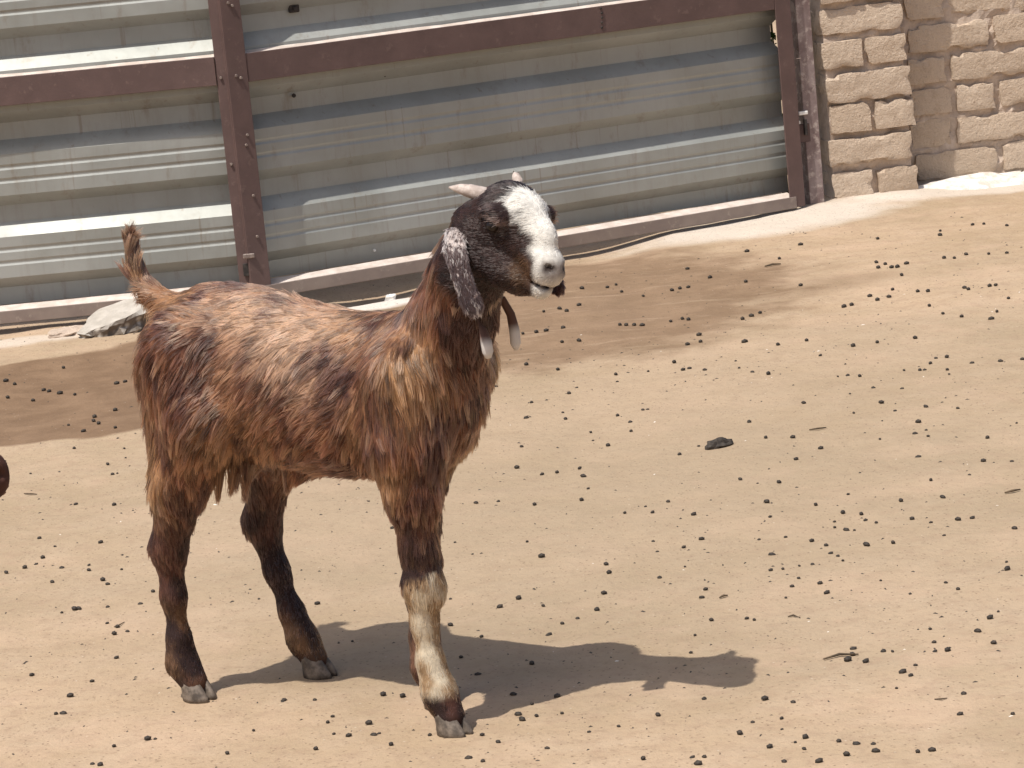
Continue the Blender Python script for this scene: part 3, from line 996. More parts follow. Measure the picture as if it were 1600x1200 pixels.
def make_fur(V, F, count, seed):
    g = np.random.default_rng(seed)
    T = np.concatenate([F[:, [0, 1, 2]], F[:, [0, 2, 3]]])
    A, B, C_ = V[T[:, 0]], V[T[:, 1]], V[T[:, 2]]
    fn = np.cross(B - A, C_ - A); ar = np.linalg.norm(fn, axis=1)
    vn = np.zeros_like(V)
    for i in range(3): np.add.at(vn, T[:, i], fn)
    vn /= np.linalg.norm(vn, axis=1)[:, None] + 1e-12
    cen = (A + B + C_) / 3
    hx, hy, hz, head, tail, leg = masks(cen)
    dens = 1 + 1.6 * head + 2.0 * tail + .6 * leg
    dens *= np.where(cen[:, 2] < .030, 0, 1)
    dens *= np.where((head > .5) & (hx > .150), .25, 1)
    for sg in (-1, 1):
        e = hp(.060, sg * .046, -.041)
        dens *= np.where(np.linalg.norm(cen - e, axis=1) < .010, 0, 1)
    dens *= 1 + 2.5 * np.exp(-(((cen[:, 0] + .115) / .032) ** 2 + ((cen[:, 2] - .350) / .022) ** 2))
    w = ar * dens
    t = g.choice(len(T), count, p=w / w.sum())
    u, v = g.random(count), g.random(count)
    fl = u + v > 1; u[fl], v[fl] = 1 - u[fl], 1 - v[fl]
    P = A[t] + (B - A)[t] * u[:, None] + (C_ - A)[t] * v[:, None]
    N = vn[T[t, 0]] * (1 - u - v)[:, None] + vn[T[t, 1]] * u[:, None] + vn[T[t, 2]] * v[:, None]
    N /= np.linalg.norm(N, axis=1)[:, None] + 1e-9
    hx, hy, hz, head, tail, leg = masks(P)
    x, y, z = P[:, 0], P[:, 1], P[:, 2]
    # lengths
    L = np.full(count, .023)
    L = L + .012 * sstep(-.20, -.25, x) * sstep(.56, .50, z)
    L = L + .002 * sstep(.15, .25, x) * sstep(.62, .55, z)
    L = L * (1 - .45 * sstep(.265, .30, x) * (1 - head))
    L = np.where(z < .36, L * .8, L)
    shin = np.interp(z, (.03, .16, .24, .34), (.007, .008, .014, .023))
    L = L * (1 - leg) + shin * leg
    L = L * (1 - head) + (.0065 + .013 * np.exp(-((hx - .055) / .03) ** 2) * (hz > -.035)) * head
    L = np.where((head > .5) & (hx > .125), .003, L)
    L = L * (1 - tail) + .031 * tail
    # flank fold and sheath tufts
    tuft = np.exp(-(((x + .115) / .032) ** 2 + ((z - .350) / .022) ** 2)) * (np.abs(y) < .07)
    L = L + .042 * tuft
    L *= g.uniform(.65, 1.2, count)
    # flow
    fwd = sstep(.06, .22, x)
    d = np.zeros((count, 3))
    d[:, 0] = -(1 - fwd) * (.75 + .35 * N[:, 2]) - .15
    d[:, 2] = -.55 - .75 * fwd - .3 * (1 - np.abs(N[:, 2]))
    th = sstep(-.12, -.20, x) * sstep(.56, .48, z)
    d[:, 0] = d[:, 0] * (1 - .75 * th); d[:, 2] -= .6 * th
    d[:, 0] *= (1 - leg); d[:, 2] -= leg
    hd = -HF * .8 + np.array((0, 0, -.25))
    d = d * (1 - head)[:, None] + hd[None] * head[:, None]
    # blaze hair fans outwards from the brow
    d += (head * (hx < .10) * (hz > -.04))[:, None] * (HL[None] * np.clip(hy * 30, -1, 1)[:, None] * .9)
    td = np.stack([-.20 + 2.6 * sstep(.60, .68, z) * .18, np.zeros(count), np.ones(count)], -1)
    d = d * (1 - tail)[:, None] + td * tail[:, None]
    d[:, 2] -= 2.2 * tuft
    sw = np.stack([vnoise(P, 14, 31 + k) - .5 for k in range(3)], -1)
    d += sw * (1.5 * (1 - .7 * leg) * (1 - .6 * head))[:, None]
    d += g.normal(0, .10, (count, 3))
    d -= N * np.sum(d * N, 1)[:, None]
    d /= np.linalg.norm(d, axis=1)[:, None] + 1e-9
    lift = .20 * (1 - leg * .5) * (1 - head * .35) - .08 * tail
    d = d + N * (lift * g.uniform(.5, 1.5, count))[:, None]
    d /= np.linalg.norm(d, axis=1)[:, None]
    K = 5
    ts = np.linspace(0, 1, K)
    S = np.zeros((count, K, 3))
    wig = g.normal(0, .10, (count, 3))
    for i, s in enumerate(ts):
        S[:, i] = P + d * (L * s)[:, None] + (wig * (s ** 2) * L[:, None]) + np.outer(L * s * s * -.16 * (1 - tail), (0, 0, 1)) - N * (L * .10 * s * s)[:, None]
    # long locks hanging from the flank fold and the sheath
    lk, lr = [], []
    for bx, by, bz, ln_ in ((-.142, -.062, .352, .060), (-.128, -.050, .350, .050), (-.112, -.040, .347, .058), (-.098, -.052, .345, .042), (-.120, .040, .350, .05), (-.060, -.008, .332, .036), (-.135, -.030, .352, .052)):
        for _ in range(70):
            r0 = np.array((bx, by, bz)) + g.normal(0, .0055, 3)
            tip = np.array((bx - .012, by, bz - ln_)) + g.normal(0, .0022, 3)
            lk.append(np.stack([r0 + (tip - r0) * s + np.array((0, 0, -.004 * math.sin(math.pi * s))) for s in ts])); lr.append(r0)
    lk, lr = np.array(lk), np.array(lr)
    # clumping into wet-looking locks
    nc = count // 13
    pick = g.choice(count, nc, replace=False)
    kd = kdtree.KDTree(nc)
    for i, k in enumerate(pick): kd.insert(P[k], i)
    kd.balance()
    own = np.array([kd.find(q)[1] for q in P])
    ck = pick[own]
    far = np.linalg.norm(P - P[ck], axis=1)
    amt = .72 * (1 - .55 * head) * (1 - .3 * leg) * sstep(.030, .010, far) * g.uniform(.6, 1.1, count)
    for i, s in enumerate(ts):
        if i == 0: continue
        a = (amt * s ** .9)[:, None]
        target = S[ck, i]
        S[:, i] = S[:, i] * (1 - a) + target * a
    crand = g.random(nc)[own]
    P = np.concatenate([P, lr]); S = np.concatenate([S, lk]); crand = np.concatenate([crand, g.uniform(.1, .5, len(lr))])
    return P, S, crand, (head, tail, leg)

def fur_colors(P, colf, crand, seed):
    g = np.random.default_rng(seed)
    hx, hy, hz, head, tail, leg = masks(P)
    c = colf(P + g.normal(0, .004, P.shape) * (1 - .85 * head)[:, None])
    body = (1 - head) * (1 - .6 * leg) * (colf is coat)
    r2 = (crand * 7.31) % 1.0                      # second random per lock
    up = sstep(.36, .56, P[:, 2])
    c = lerp(c, DK * 2.0, body * sstep(.24, .08, r2) * .50)
    c = lerp(c, lerp(np.tile(TN, (len(P), 1)), AS, up * .8), body * sstep(.74, .92, r2) * (.26 + .28 * up))  # pale locks strengthen higher up, painting highlights onto the back
    k = .44 + 1.22 * crand ** 1.35 + g.normal(0, .22, len(P))
    lum = c.max(1)
    pale = head * sstep(.25, .5, lum) + leg * sstep(.25, .5, lum)
    k = k * (1 - .8 * np.clip(pale, 0, 1)) + .98 * .8 * np.clip(pale, 0, 1)
    c = c * np.clip(k, .25, 1.9)[:, None]
    return np.clip(c, .004, .88)

def fur_object(name, S, cols, r0, parent):
    n, K, _ = S.shape
    hc = bpy.data.hair_curves.new(name)
    hc.add_curves([K] * n)
    hc.attributes['position'].data.foreach_set('vector', S.reshape(-1).astype(np.float32))
    ra = hc.attributes.get('radius') or hc.attributes.new('radius', 'FLOAT', 'POINT')
    rad = np.tile(r0 * np.array((1.0, .95, .8, .55, .12)), n).astype(np.float32)
    ra.data.foreach_set('value', rad)
    ca = hc.attributes.new('fur_color', 'FLOAT_COLOR', 'CURVE')
    ca.data.foreach_set('color', np.concatenate([cols, np.ones((n, 1))], 1).reshape(-1).astype(np.float32))
    hc.materials.append(M['fur'])
    o = bpy.data.objects.new(name, hc)
    COL.objects.link(o)
    o.parent = parent
    o['kind'] = 'stuff'
    return o

def loft(rings, closed_ends=True):
    V, F = [], []
    n = len(rings[0])
    for r in rings: V += [tuple(v) for v in r]
    for i in range(len(rings) - 1):
        for j in range(n):
            a, b = i * n + j, i * n + (j + 1) % n
            F.append((a, b, b + n, a + n))
    if closed_ends:
        F.append(tuple(range(n - 1, -1, -1)))
        F.append(tuple(range((len(rings) - 1) * n, len(rings) * n)))
    return V, F

def flat_ear(name, pts, wid, thick, side, mat, parent, roan=False):
    """pts: centre line; side: approx direction of the ear's width"""
    rings = []
    pts = [Vector(p) for p in pts]
    N = 12
    for i, p in enumerate(pts):
        tn = (pts[min(i + 1, len(pts) - 1)] - pts[max(i - 1, 0)]).normalized()
        sd = Vector(side); sd = (sd - tn * sd.dot(tn)).normalized()
        nn = tn.cross(sd)
        ring = []
        for j in range(N):
            a = 2 * math.pi * j / N
            cup = .28 * wid[i] * (math.cos(a) ** 2)
            ring.append(p + sd * wid[i] * math.cos(a) + nn * (thick[i] * math.sin(a) + cup))
        rings.append(ring)
    V, F = loft(rings)
    o = mesh_obj(name, V, F, mat, parent, smooth=True)
    ss = o.modifiers.new('smooth', 'SUBSURF'); ss.levels = 1; ss.render_levels = 1
    # short coat on the ear
    g = np.random.default_rng(len(V) + int(abs(pts[0].y) * 1e4))
    Q = np.array([f for f in F if len(f) == 4]); W = np.array(V)
    f = Q[g.integers(0, len(Q), 2600)]
    u, v = g.random(2600)[:, None], g.random(2600)[:, None]
    P = (W[f[:, 0]] * (1 - u) + W[f[:, 1]] * u) * (1 - v) + (W[f[:, 3]] * (1 - u) + W[f[:, 2]] * u) * v
    nr = np.cross(W[f[:, 1]] - W[f[:, 0]], W[f[:, 3]] - W[f[:, 0]]); nr /= np.linalg.norm(nr, axis=1)[:, None] + 1e-9
    mid_ = np.array(sum(pts, Vector()) / len(pts))
    al = W[f[:, 3]] - W[f[:, 0]]; al /= np.linalg.norm(al, axis=1)[:, None] + 1e-9
    dd = al + nr * .22 + g.normal(0, .16, P.shape)
    L = g.uniform(.003, .0065, 2600)
    S = np.stack([P + dd * (L * s_)[:, None] + np.outer(L * s_ * s_ * -.2, (0, 0, 1)) for s_ in np.linspace(0, 1, 5)], 1)
    if roan:
        n = .45 * vnoise(P, 160, 3) + .55 * vnoise(P, 420, 4) + .25 * sstep(.655, .678, P[:, 2])
        c = lerp(np.tile(np.array((.075, .05, .05)), (2600, 1)), np.array((.60, .53, .50)), sstep(.58, .70, n))
    else:
        c = np.tile(np.array((.06, .03, .025)), (2600, 1))
    c = np.clip(c * g.uniform(.7, 1.25, (2600, 1)), 0, .85)
    fur_object('fur', S, c, .00050, o)
    return o

def tube(name, pts, rad, mat, parent, N=10):
    pts = [Vector(p) for p in pts]
    rings = []
    for i, p in enumerate(pts):
        tn = (pts[min(i + 1, len(pts) - 1)] - pts[max(i - 1, 0)]).normalized()
        a = tn.orthogonal().normalized(); b = tn.cross(a)
        rings.append([p + (a * math.cos(2 * math.pi * j / N) + b * math.sin(2 * math.pi * j / N)) * rad[i] for j in range(N)])
    V, F = loft(rings)
    return mesh_obj(name, V, F, mat, parent, smooth=True)

def mat_ear(name, dark, light, amount):
    t = NT(name)
    o = t.coord()
    n1 = t.noise(o, 75, 4, .7)
    n2 = t.noise(t.mapping(o, loc=(3, 1, 2)), 210, 3, .7)
    sep = t.n('ShaderNodeSeparateXYZ'); t.l(o, sep.inputs[0])
    top = t.ramp(sep.outputs['Z'], .650, .690, -.03, .11)
    f = t.math('ADD', t.math('ADD', t.math('MULTIPLY', n1, .6), t.math('MULTIPLY', n2, .4)), top)
    c = t.mix(t.ramp(f, .62 - amount, .70 - amount), dark, light)
    return t.fin(c, .75, 0, t.bump(n2, .5, .002), .25)
M['ear_roan'] = mat_ear('roan_ear', (0.070, 0.046, 0.044), (0.52, 0.45, 0.42), .085)
M['ear_dark'] = mat_simple('dark_ear', (0.045, 0.022, 0.018), (0.085, 0.042, 0.035), 60, .8)

def mat_wattle():
    t = NT('wattle_skin')
    sep = t.n('ShaderNodeSeparateXYZ'); t.l(t.coord(), sep.inputs[0])
    n1 = t.noise(t.coord(), 90, 3)
    z = t.math('ADD', sep.outputs['Z'], t.math('MULTIPLY', n1, .004))
    c = t.mix(t.ramp(z, .548, .532), (0.09, 0.042, 0.028), (0.58, 0.54, 0.50))
    return t.fin(c, .8)
M['wattle'] = mat_wattle()

def hoof(parent, x, y, yaw, mat):
    rings_all_V, rings_all_F = [], []
    for sg in (-1, 1):
        rings = []
        for z, hl, hw, ox in ((-.003, .0235, .0110, .004), (.004, .0235, .0112, .003), (.014, .0200, .0110, .000), (.026, .0160, .0100, -.006), (.034, .0130, .0085, -.009)):
            ring = []
            for j in range(12):
                a = 2 * math.pi * j / 12
                px = math.cos(a) * hl; py = math.sin(a) * hw * (1 - .35 * max(0, math.cos(a)))
                toe = max(0, math.cos(a)) ** 2 * .004 * -sg
                lx, ly = ox + px, sg * .0108 + py + toe
                ring.append((x + lx * math.cos(yaw) - ly * math.sin(yaw), y + lx * math.sin(yaw) + ly * math.cos(yaw), z))
            rings.append(ring)
        V, F = loft(rings)
        k = len(rings_all_V)
        rings_all_V += V; rings_all_F += [tuple(i + k for i in f) for f in F]
    return mesh_obj('hoof', rings_all_V, rings_all_F, mat, parent, smooth=True)

_D, _lo, _h = build_sdf()
GV, GF = surface_nets(_D, _lo, _h)
del _D
FP, FS, FC, _fm = make_fur(GV, GF, 84000, 5)

def make_goat(name, loc, rz, colf, label, muzzle_dark, seed):
    root = empty(name, loc, rz)
    tag(root, label, 'goat', 'goats in the yard')
    me = bpy.data.meshes.new('body')
    me.from_pydata(GV.tolist(), [], GF.tolist())
    me.update()
    me.polygons.foreach_set('use_smooth', [True] * len(me.polygons))
    ca = me.attributes.new('hide', 'FLOAT_COLOR', 'POINT')
    cols = np.clip(colf(GV) * .8, 0, 1)
    ca.data.foreach_set('color', np.concatenate([cols, np.ones((len(cols), 1))], 1).reshape(-1).astype(np.float32))
    me.materials.append(M['hide'])
    body = bpy.data.objects.new('body', me)
    COL.objects.link(body); body.parent = root
    st_ = 4 if muzzle_dark else 1
    fur_object('fur', FS[::st_], fur_colors(FP[::st_], colf, FC[::st_], seed), .00053 * st_ ** .5, root)
    for px, py, yw in ((-.226, -.070, -.1), (-.124, .081, .05), (.238, -.080, -.12), (.146, .015, -.05)):
        hoof(root, px, py, yw, M['hoof'])
    for sg in (-1, 1):
        bm = bmesh.new()
        bmesh.ops.create_uvsphere(bm, u_segments=14, v_segments=10, radius=.0085, matrix=Matrix.Translation(Vector(hp(.060, sg * .0385, -.042))))
        bm_obj('eye', bm, M['eye'], root, True)
    ear_m = M['ear_dark'] if muzzle_dark else M['ear_roan']
    flat_ear('ear', [hp(.014, -.034, -.062), (.322, -.078, .681), (.326, -.090, .664), (.334, -.095, .648), (.341, -.096, .622), (.347, -.094, .600), (.350, -.092, .589), (.351, -.091, .582)],
             [.009, .0145, .0158, .0135, .0126, .0138, .0126, .008], [.007, .006, .0052, .005, .005, .005, .0045, .003], (.81, .59, 0), ear_m, root, not muzzle_dark)
    flat_ear('ear', [hp(.014, .034, -.062), (.362, .044, .662), (.364, .054, .642), (.369, .057, .622), (.376, .056, .606), (.382, .054, .595), (.386, .052, .588), (.388, .051, .584)],
             [.009, .0120, .0130, .0125, .0125, .0130, .0115, .007], [.006, .005, .0042, .004, .004, .004, .0035, .002], tuple(HF), M['ear_dark'], root)
    tube('horn', [hp(.012, -.022, -.022), (.322, -.038, .733), (.309, -.043, .737), (.295, -.047, .7395)], [.0100, .0092, .0065, .0012], M['horn'], root)
    tube('horn', [hp(.010, .022, -.018), (.356, .022, .736), (.351, .026, .744), (.346, .029, .748)], [.0085, .0075, .0050, .0010], M['horn'], root)
    tube('wattle', [(.290, -.030, .585), (.318, -.046, .570), (.331, -.052, .552), (.336, -.054, .536), (.337, -.054, .523), (.337, -.054, .515)], [.005, .0046, .0052, .0076, .0074, .004], M['wattle'], root)
    tube('wattle', [(.285, .010, .590), (.312, .024, .577), (.318, .031, .556), (.320, .033, .534), (.320, .033, .516), (.320, .033, .507)], [.005, .0055, .0058, .0072, .0072, .003], M['wattle'], root)
    for lx, ly in ((-.268, -.078), (-.268, -.062), (-.163, .088), (-.163, .074), (.196, -.083), (.196, -.068), (.110, .026), (.110, .012)):
        bm = bmesh.new()
        bmesh.ops.create_icosphere(bm, subdivisions=1, radius=.0065, matrix=Matrix.Translation((lx, ly, .047)) @ Matrix.Diagonal((.8, .8, 1.4, 1)))
        bm_obj('dewclaw', bm, M['hoof'], root, True)
    return root

make_goat('goat', (-.2683, 4.1639, 0.002), R(-36), coat, 'brown goat with white blaze and raised tail standing in the yard', False, 3)
# the second goat stands beyond the left edge; only its dark muzzle reaches the picture
_a = R(14)
_nt = hp(.168, 0, -.072)
_tx, _ty = -0.5024, 2.9188
make_goat('goat', (_tx - (_nt[0] * math.cos(_a) - _nt[1] * math.sin(_a)), _ty - (_nt[0] * math.sin(_a) + _nt[1] * math.cos(_a)), .002),
          _a, brown_coat, 'dark brown goat at the left edge, only its muzzle in view', True, 4)

# ------------------------------------------------------------------ droppings
PELLETS = """0.341,3.694 0.485,3.697 0.467,3.697 0.298,3.704 0.378,3.710 0.416,3.712 0.190,3.732 0.417,3.745 0.328,3.747 0.396,3.752 0.200,3.756 0.185,3.761 0.375,3.765 0.122,3.769
0.286,3.769 0.320,3.778 0.335,3.791 0.609,3.815 -0.085,3.819 0.253,3.831 0.543,3.833 0.309,3.836 -0.104,3.840 0.000,3.848 0.274,3.874 0.313,3.878 -0.064,3.896 0.058,3.905
0.098,3.917 0.562,3.920 -0.208,3.933 -0.085,3.935 -0.310,3.946 0.153,3.946 0.336,3.947 -0.156,3.961 0.478,3.961 0.300,3.970 -0.432,3.972 -0.605,3.974 -0.617,3.983 -0.233,3.988
-0.030,3.988 -0.267,3.992 -0.226,3.992 -0.010,3.998 0.025,4.000 0.220,4.003 -0.288,4.007 0.505,4.013 -0.035,4.016 0.496,4.030 -0.241,4.039 -0.595,4.053 -0.015,4.057 0.518,4.058
-0.402,4.062 -0.299,4.065 -0.550,4.071 -0.540,4.072 0.021,4.083 -0.293,4.088 0.455,4.104 -0.040,4.115 0.572,4.117 0.555,4.122 0.432,4.122 0.639,4.131 0.498,4.143 0.442,4.149
0.486,4.152 -0.196,4.153 0.560,4.164 -0.224,4.168 -0.322,4.179 0.447,4.181 0.627,4.192 -0.367,4.192 -0.089,4.230 0.565,4.232 0.219,4.233 -0.689,4.237 -0.699,4.237 0.655,4.251
-0.010,4.256 0.673,4.287 -0.688,4.314 0.232,4.319 -0.113,4.324 0.324,4.370 0.314,4.382 -0.664,4.383 0.262,4.392 0.019,4.407 0.636,4.420 0.565,4.427 -0.082,4.429 -0.763,4.450
0.041,4.461 0.625,4.468 -0.299,4.470 -0.278,4.471 0.382,4.472 0.445,4.475 0.065,4.482 -0.640,4.499 0.725,4.503 -0.129,4.507 0.096,4.513 0.258,4.517 0.533,4.520 0.441,4.531
0.398,4.532 0.733,4.556 0.015,4.556 0.267,4.560 -0.052,4.574 0.413,4.575 0.111,4.591 -0.022,4.612 -0.658,4.635 0.395,4.637 0.376,4.638 0.422,4.645 -0.639,4.646 0.443,4.648
0.491,4.648 0.202,4.654 -0.129,4.657 -0.658,4.679 0.487,4.680 -0.341,4.698 0.478,4.698 0.246,4.706 0.125,4.710 -0.678,4.710 0.581,4.722 0.539,4.727 0.388,4.731 0.778,4.735
0.665,4.738 0.477,4.749 0.123,4.763 -0.439,4.768 0.458,4.786 -0.762,4.802 -0.635,4.808 -0.743,4.814 -0.689,4.815 0.209,4.818 -0.737,4.818 0.702,4.827 0.420,4.828 0.253,4.828
0.658,4.829 0.726,4.830 0.377,4.833 0.534,4.840 0.021,4.842 0.521,4.845 0.505,4.867 0.633,4.869 0.574,4.871 0.286,4.871 -0.620,4.872 0.207,4.886 0.560,4.895 0.509,4.903
-0.092,4.906 0.557,4.927 0.529,4.947 -0.000,4.956 0.408,4.958 -0.706,4.966 0.632,4.988 0.703,4.991 -0.717,4.995 -0.121,4.995 0.491,5.011 -0.805,5.013 0.285,5.027 -0.692,5.056
0.413,5.065 0.553,5.069 -0.750,5.071 0.218,5.075 0.171,5.085 0.700,5.101 -0.753,5.101 -0.800,5.103 -0.897,5.108 0.770,5.122 0.209,5.127 -0.868,5.133 -0.230,5.145 0.250,5.150
-0.852,5.155 0.856,5.192 -0.845,5.192 0.449,5.205 0.102,5.214 0.412,5.216 0.811,5.221 0.019,5.224 -0.749,5.246 -0.831,5.253 0.386,5.267 -0.084,5.274 -0.044,5.274 0.117,5.295
0.708,5.302 -0.868,5.325 0.497,5.370 -0.278,5.372 0.849,5.402 0.113,5.404 0.748,5.447 0.551,5.452 0.039,5.470 0.067,5.471 0.663,5.473 0.109,5.477 -0.252,5.484 0.730,5.487
0.920,5.500 0.754,5.510 0.296,5.516 -0.758,5.545 -0.006,5.547 0.511,5.555 0.462,5.569 0.336,5.571 -0.834,5.581 0.751,5.589 0.688,5.623 0.170,5.656 0.838,5.665 0.722,5.690
0.782,5.697 0.007,5.705 0.645,5.707 0.144,5.720 0.447,5.741 0.220,5.762 0.706,5.762 0.143,5.788 -0.788,5.795 -0.779,5.799 0.563,5.832 0.223,5.835 0.660,5.881 -0.961,5.888
-0.808,5.890 0.764,5.892 0.202,5.914 0.713,5.931 0.099,5.935 0.254,5.938 0.263,5.939 -0.779,5.948 0.022,5.965 0.872,5.981 0.096,5.995 0.877,6.036 -0.792,6.045 0.702,6.056
0.826,6.066 0.836,6.067 0.795,6.075 0.660,6.076 0.992,6.078 0.681,6.081 1.037,6.081 0.935,6.087 -0.900,6.097 0.036,6.107 0.856,6.123 -0.817,6.152 0.527,6.158 0.115,6.164
0.898,6.173 0.875,6.174 0.690,6.192 0.497,6.192 0.133,6.218 0.219,6.245 -0.832,6.247 -0.899,6.250 0.475,6.251 0.404,6.265 0.360,6.285 0.374,6.294 0.651,6.302 -0.874,6.309
-0.035,6.313 0.220,6.324 0.289,6.330 0.475,6.331 -0.943,6.347 -0.890,6.353 0.730,6.378 0.348,6.378 0.784,6.397 0.867,6.408 -0.896,6.418 0.101,6.440 0.579,6.469 -0.858,6.477
0.643,6.488 0.035,6.533 0.514,6.544 1.055,6.549 0.392,6.590 0.999,6.604 0.422,6.605 1.079,6.616 0.966,6.658 -1.063,6.675 0.425,6.687 -0.974,6.708 -1.126,6.724 -1.012,6.741
0.121,6.755 0.951,6.757 0.159,6.757 1.130,6.758 -1.041,6.777 -0.890,6.797 -1.056,6.799 -0.872,6.808 0.537,6.847 0.560,6.879 -1.133,6.882 0.774,6.887 0.310,6.891 0.376,6.894
0.036,6.896 1.063,6.897 0.417,6.897 0.067,6.898 0.793,6.898 0.292,6.900 0.583,6.904 0.274,6.905 0.090,6.906 1.114,6.909 1.128,6.909 0.404,6.912 0.260,6.912 0.856,6.920
1.059,6.930 -1.161,6.934 0.130,6.937 0.885,6.940 0.976,6.941 0.955,6.959 0.845,6.969 0.905,7.020 -1.042,7.045 0.146,7.149 0.092,7.176 0.951,7.188 0.130,7.188 0.710,7.202
0.178,7.218 0.336,7.277 0.407,7.294 0.957,7.301 0.943,7.304 0.428,7.312 0.589,7.315 0.449,7.323 0.914,7.330 0.984,7.335 1.103,7.347 1.232,7.351 1.188,7.352 1.080,7.361
0.936,7.365 1.137,7.378 0.289,7.378 0.919,7.400 0.512,7.443 0.258,7.466 0.195,7.472 0.281,7.489 0.469,7.614 0.703,7.623 1.127,7.726 0.973,7.770 0.636,7.782 1.311,7.795
0.777,7.801 1.140,7.806 1.261,7.850 1.232,7.854"""
pel = [tuple(map(float, s.split(','))) for s in PELLETS.split()]
def pellet_mesh(seed, ln):
    bm = bmesh.new()
    bmesh.ops.create_icosphere(bm, subdivisions=1, radius=1.0)
    for v in bm.verts:
        n = mnoise.noise(v.co * 1.7 + Vector((seed * 5.1, 0, 0)))
        v.co = v.co * (1 + .22 * n)
        v.co = Vector((v.co.x * ln, v.co.y * .0046, v.co.z * .0044))
    me = bpy.data.meshes.new('dung_pellet')
    bm.to_mesh(me); bm.free()
    me.polygons.foreach_set('use_smooth', [True] * len(me.polygons))
    me.materials.append(M['dung'])
    return me
pms = [pellet_mesh(s, l) for s, l in enumerate((.0055, .006, .0065, .007, .0078, .0052))]
for i, (x, y) in enumerate(pel[:300]):
    o = bpy.data.objects.new('dung_pellet', random.choice(pms))
    COL.objects.link(o)
    s = random.choice((.5, .62, .72, .82, .92)) * random.uniform(.9, 1.1)
    o.scale = (s, s, s)
    o.location = (x, y, gz(x, y) + .0034 * s * random.choice((.15, .6, .9, 1.0)))
    o.rotation_euler = (random.uniform(-.3, .3), random.uniform(-.3, .3), random.uniform(-.9, .9))
    lab = ('small dark dropping on the damp brown patch left of the goat' if x < -.45 and y > 6.2 else
           'small dark dropping on the pale ground left of the goat' if x < -.50 else
           'small dark dropping on the open sandy ground right of the goat' if x > -.02 else
           'small dark dropping on the ground close around the goat')
    tag(o, lab, 'dropping', 'dark droppings: ' + lab.split('dropping ')[1])

def joined(name, items, mat, label, cat):
    """items: (template verts, template faces, matrix) joined into one scatter"""
    V, F = [], []
    for tv, tf, mx in items:
        k = len(V)
        V += [tuple(mx @ Vector(v)) for v in tv]
        F += [tuple(i + k for i in f) for f in tf]
    o = mesh_obj(name, V, F, mat, smooth=True)
    tag(o, label, cat, kind='stuff')
    return o
def template(me):
    return [tuple(v.co) for v in me.vertices], [tuple(p.vertices) for p in me.polygons]
pts_ = [template(m) for m in pms]
items = []
for x, y in pel[300:]:
    tv, tf = random.choice(pts_)
    s = random.uniform(.8, 1.2)
    items.append((tv, tf, Matrix.Translation((x, y, gz(x, y) + .003)) @ Matrix.Rotation(random.uniform(-.9, .9), 4, 'Z') @ Matrix.Scale(s, 4)))
for x, y, z in ((1.345, 8.565, .018), (1.375, 8.53, .012), (1.43, 8.52, .010), (1.445, 8.53, .012), (1.50, 8.60, .024), (1.30, 8.54, .010)):
    tv, tf = random.choice(pts_)
    items.append((tv, tf, Matrix.Translation((x, y, gz(x, y) + z)) @ Matrix.Scale(.9, 4)))
joined('dung_pellets', items, M['dung'], 'far dark droppings strewn towards the gate and wall', 'droppings')
# crumbs: trodden bits much smaller than a pellet
crumb = ([(-1, -.6, 0), (1, -.5, 0), (.8, .7, 0), (-.7, .6, 0), (.1, 0, .8)], [(0, 1, 4), (1, 2, 4), (2, 3, 4), (3, 0, 4)])
items = []
def scatter(n, scale, flat=1.0, cl=.5):
    out = []
    while len(out) < n:
        x, y = random.uniform(-1.7, 2.0), random.uniform(3.3, 8.1)
        dens = mnoise.noise(Vector((x * 1.6, y * 1.6, 3.3))) * .5 + .5
        if random.random() > dens ** 2 * 1.6: continue
        s = random.uniform(.4, 1.0) ** 1.5 * scale
        out.append((crumb[0], crumb[1], Matrix.Translation((x, y, gz(x, y) - .0004)) @ Matrix.Rotation(random.uniform(0, 6.28), 4, 'Z') @ Matrix.Diagonal((s * random.uniform(.8, 1.8), s * random.uniform(.6, 1), s * flat, 1))))
    return out
joined('dung_crumbs', scatter(4200, .0032), M['dung'], 'tiny dark crumbs of trodden dung over the sandy ground', 'crumbs')
joined('pale_chips', scatter(200, .0034, .6), M['chip'], 'tiny pale chips scattered over the sandy ground', 'chips')

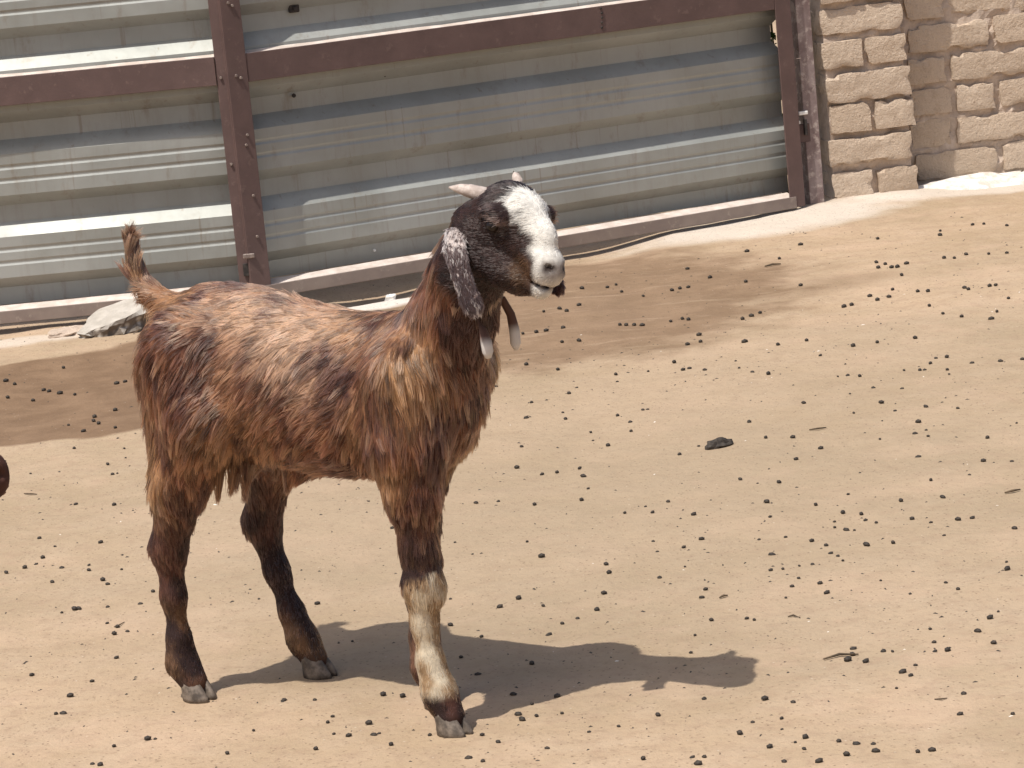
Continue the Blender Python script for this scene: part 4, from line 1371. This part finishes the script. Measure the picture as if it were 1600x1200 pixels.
# dried dung clump and stalks
def clump(name, x, y, ln, wd, ht, rz, label):
    bm = bmesh.new()
    bmesh.ops.create_icosphere(bm, subdivisions=3, radius=1.0)
    for v in bm.verts:
        d = v.co.normalized()
        k = 1 + .28 * mnoise.noise(d * 2.3 + Vector((x * 9, y * 9, 0))) + .22 * mnoise.noise(d * 6 + Vector((y, x, 3)))
        v.co = Vector((d.x * ln * k, d.y * wd * k, max(-.35, d.z) * ht * k))
    o = bm_obj(name, bm, M['dung'])
    o.location = (x, y, gz(x, y)); o.rotation_euler = (0, 0, rz)
    tag(o, label, 'dung')
    return o
clump('dung_clump', .372, 5.545, .028, .016, .017, .25, 'large crusted dark dung clump right of the chest, midway to the wall')

def stalk(pts, r, label):
    o = tube('dry_stalk', [(x, y, gz(x, y) + r * 1.1 + dz) for x, y, dz in pts], [r * .6] + [r] * (len(pts) - 2) + [r * .5], M['straw'], None, 6)
    tag(o, label, 'stalk', 'dry stalks on the ground')
stalk([(0.400, 4.139, 0), (0.424, 4.151, 0.0015), (0.450, 4.145, 0)], 0.0022, 'long dark stalk on the ground beyond the head of the shadow')
stalk([(0.547, 5.599, 0), (0.563, 5.598, 0.0015), (0.580, 5.607, 0)], 0.002, 'short dark stalk to the right of the large dung clump')
stalk([(0.805, 4.975, 0), (0.818, 4.978, 0.0015), (0.833, 4.986, 0)], 0.0024, 'dark stalk near the right edge at mid height')
stalk([(0.374, 4.367, 0), (0.382, 4.367, 0.0015), (0.391, 4.357, 0)], 0.0016, 'thin stalk upper right of the shadow of the head')
stalk([(0.284, 4.504, 0), (0.290, 4.509, 0.0015), (0.297, 4.514, 0)], 0.002, 'small dark stalk among droppings above the shadow of the head')
stalk([(-0.949, 5.711, 0), (-0.935, 5.700, 0.0015), (-0.923, 5.700, 0)], 0.0016, 'thin flat stalk near the left edge by the muzzle')
stalk([(0.656, 7.522, 0), (0.677, 7.529, 0.0015), (0.697, 7.528, 0)], 0.003, 'short stalk far back on the ground near the brick pillar')
stalk([(0.521, 3.908, 0), (0.529, 3.903, 0.0015), (0.538, 3.908, 0)], 0.0012, 'thin pale stalk at the lower right')
stalk([(-0.664, 4.680, 0), (-0.657, 4.681, 0.0015), (-0.650, 4.705, 0)], 0.0012, 'tiny forked stalk left of the near hind leg')
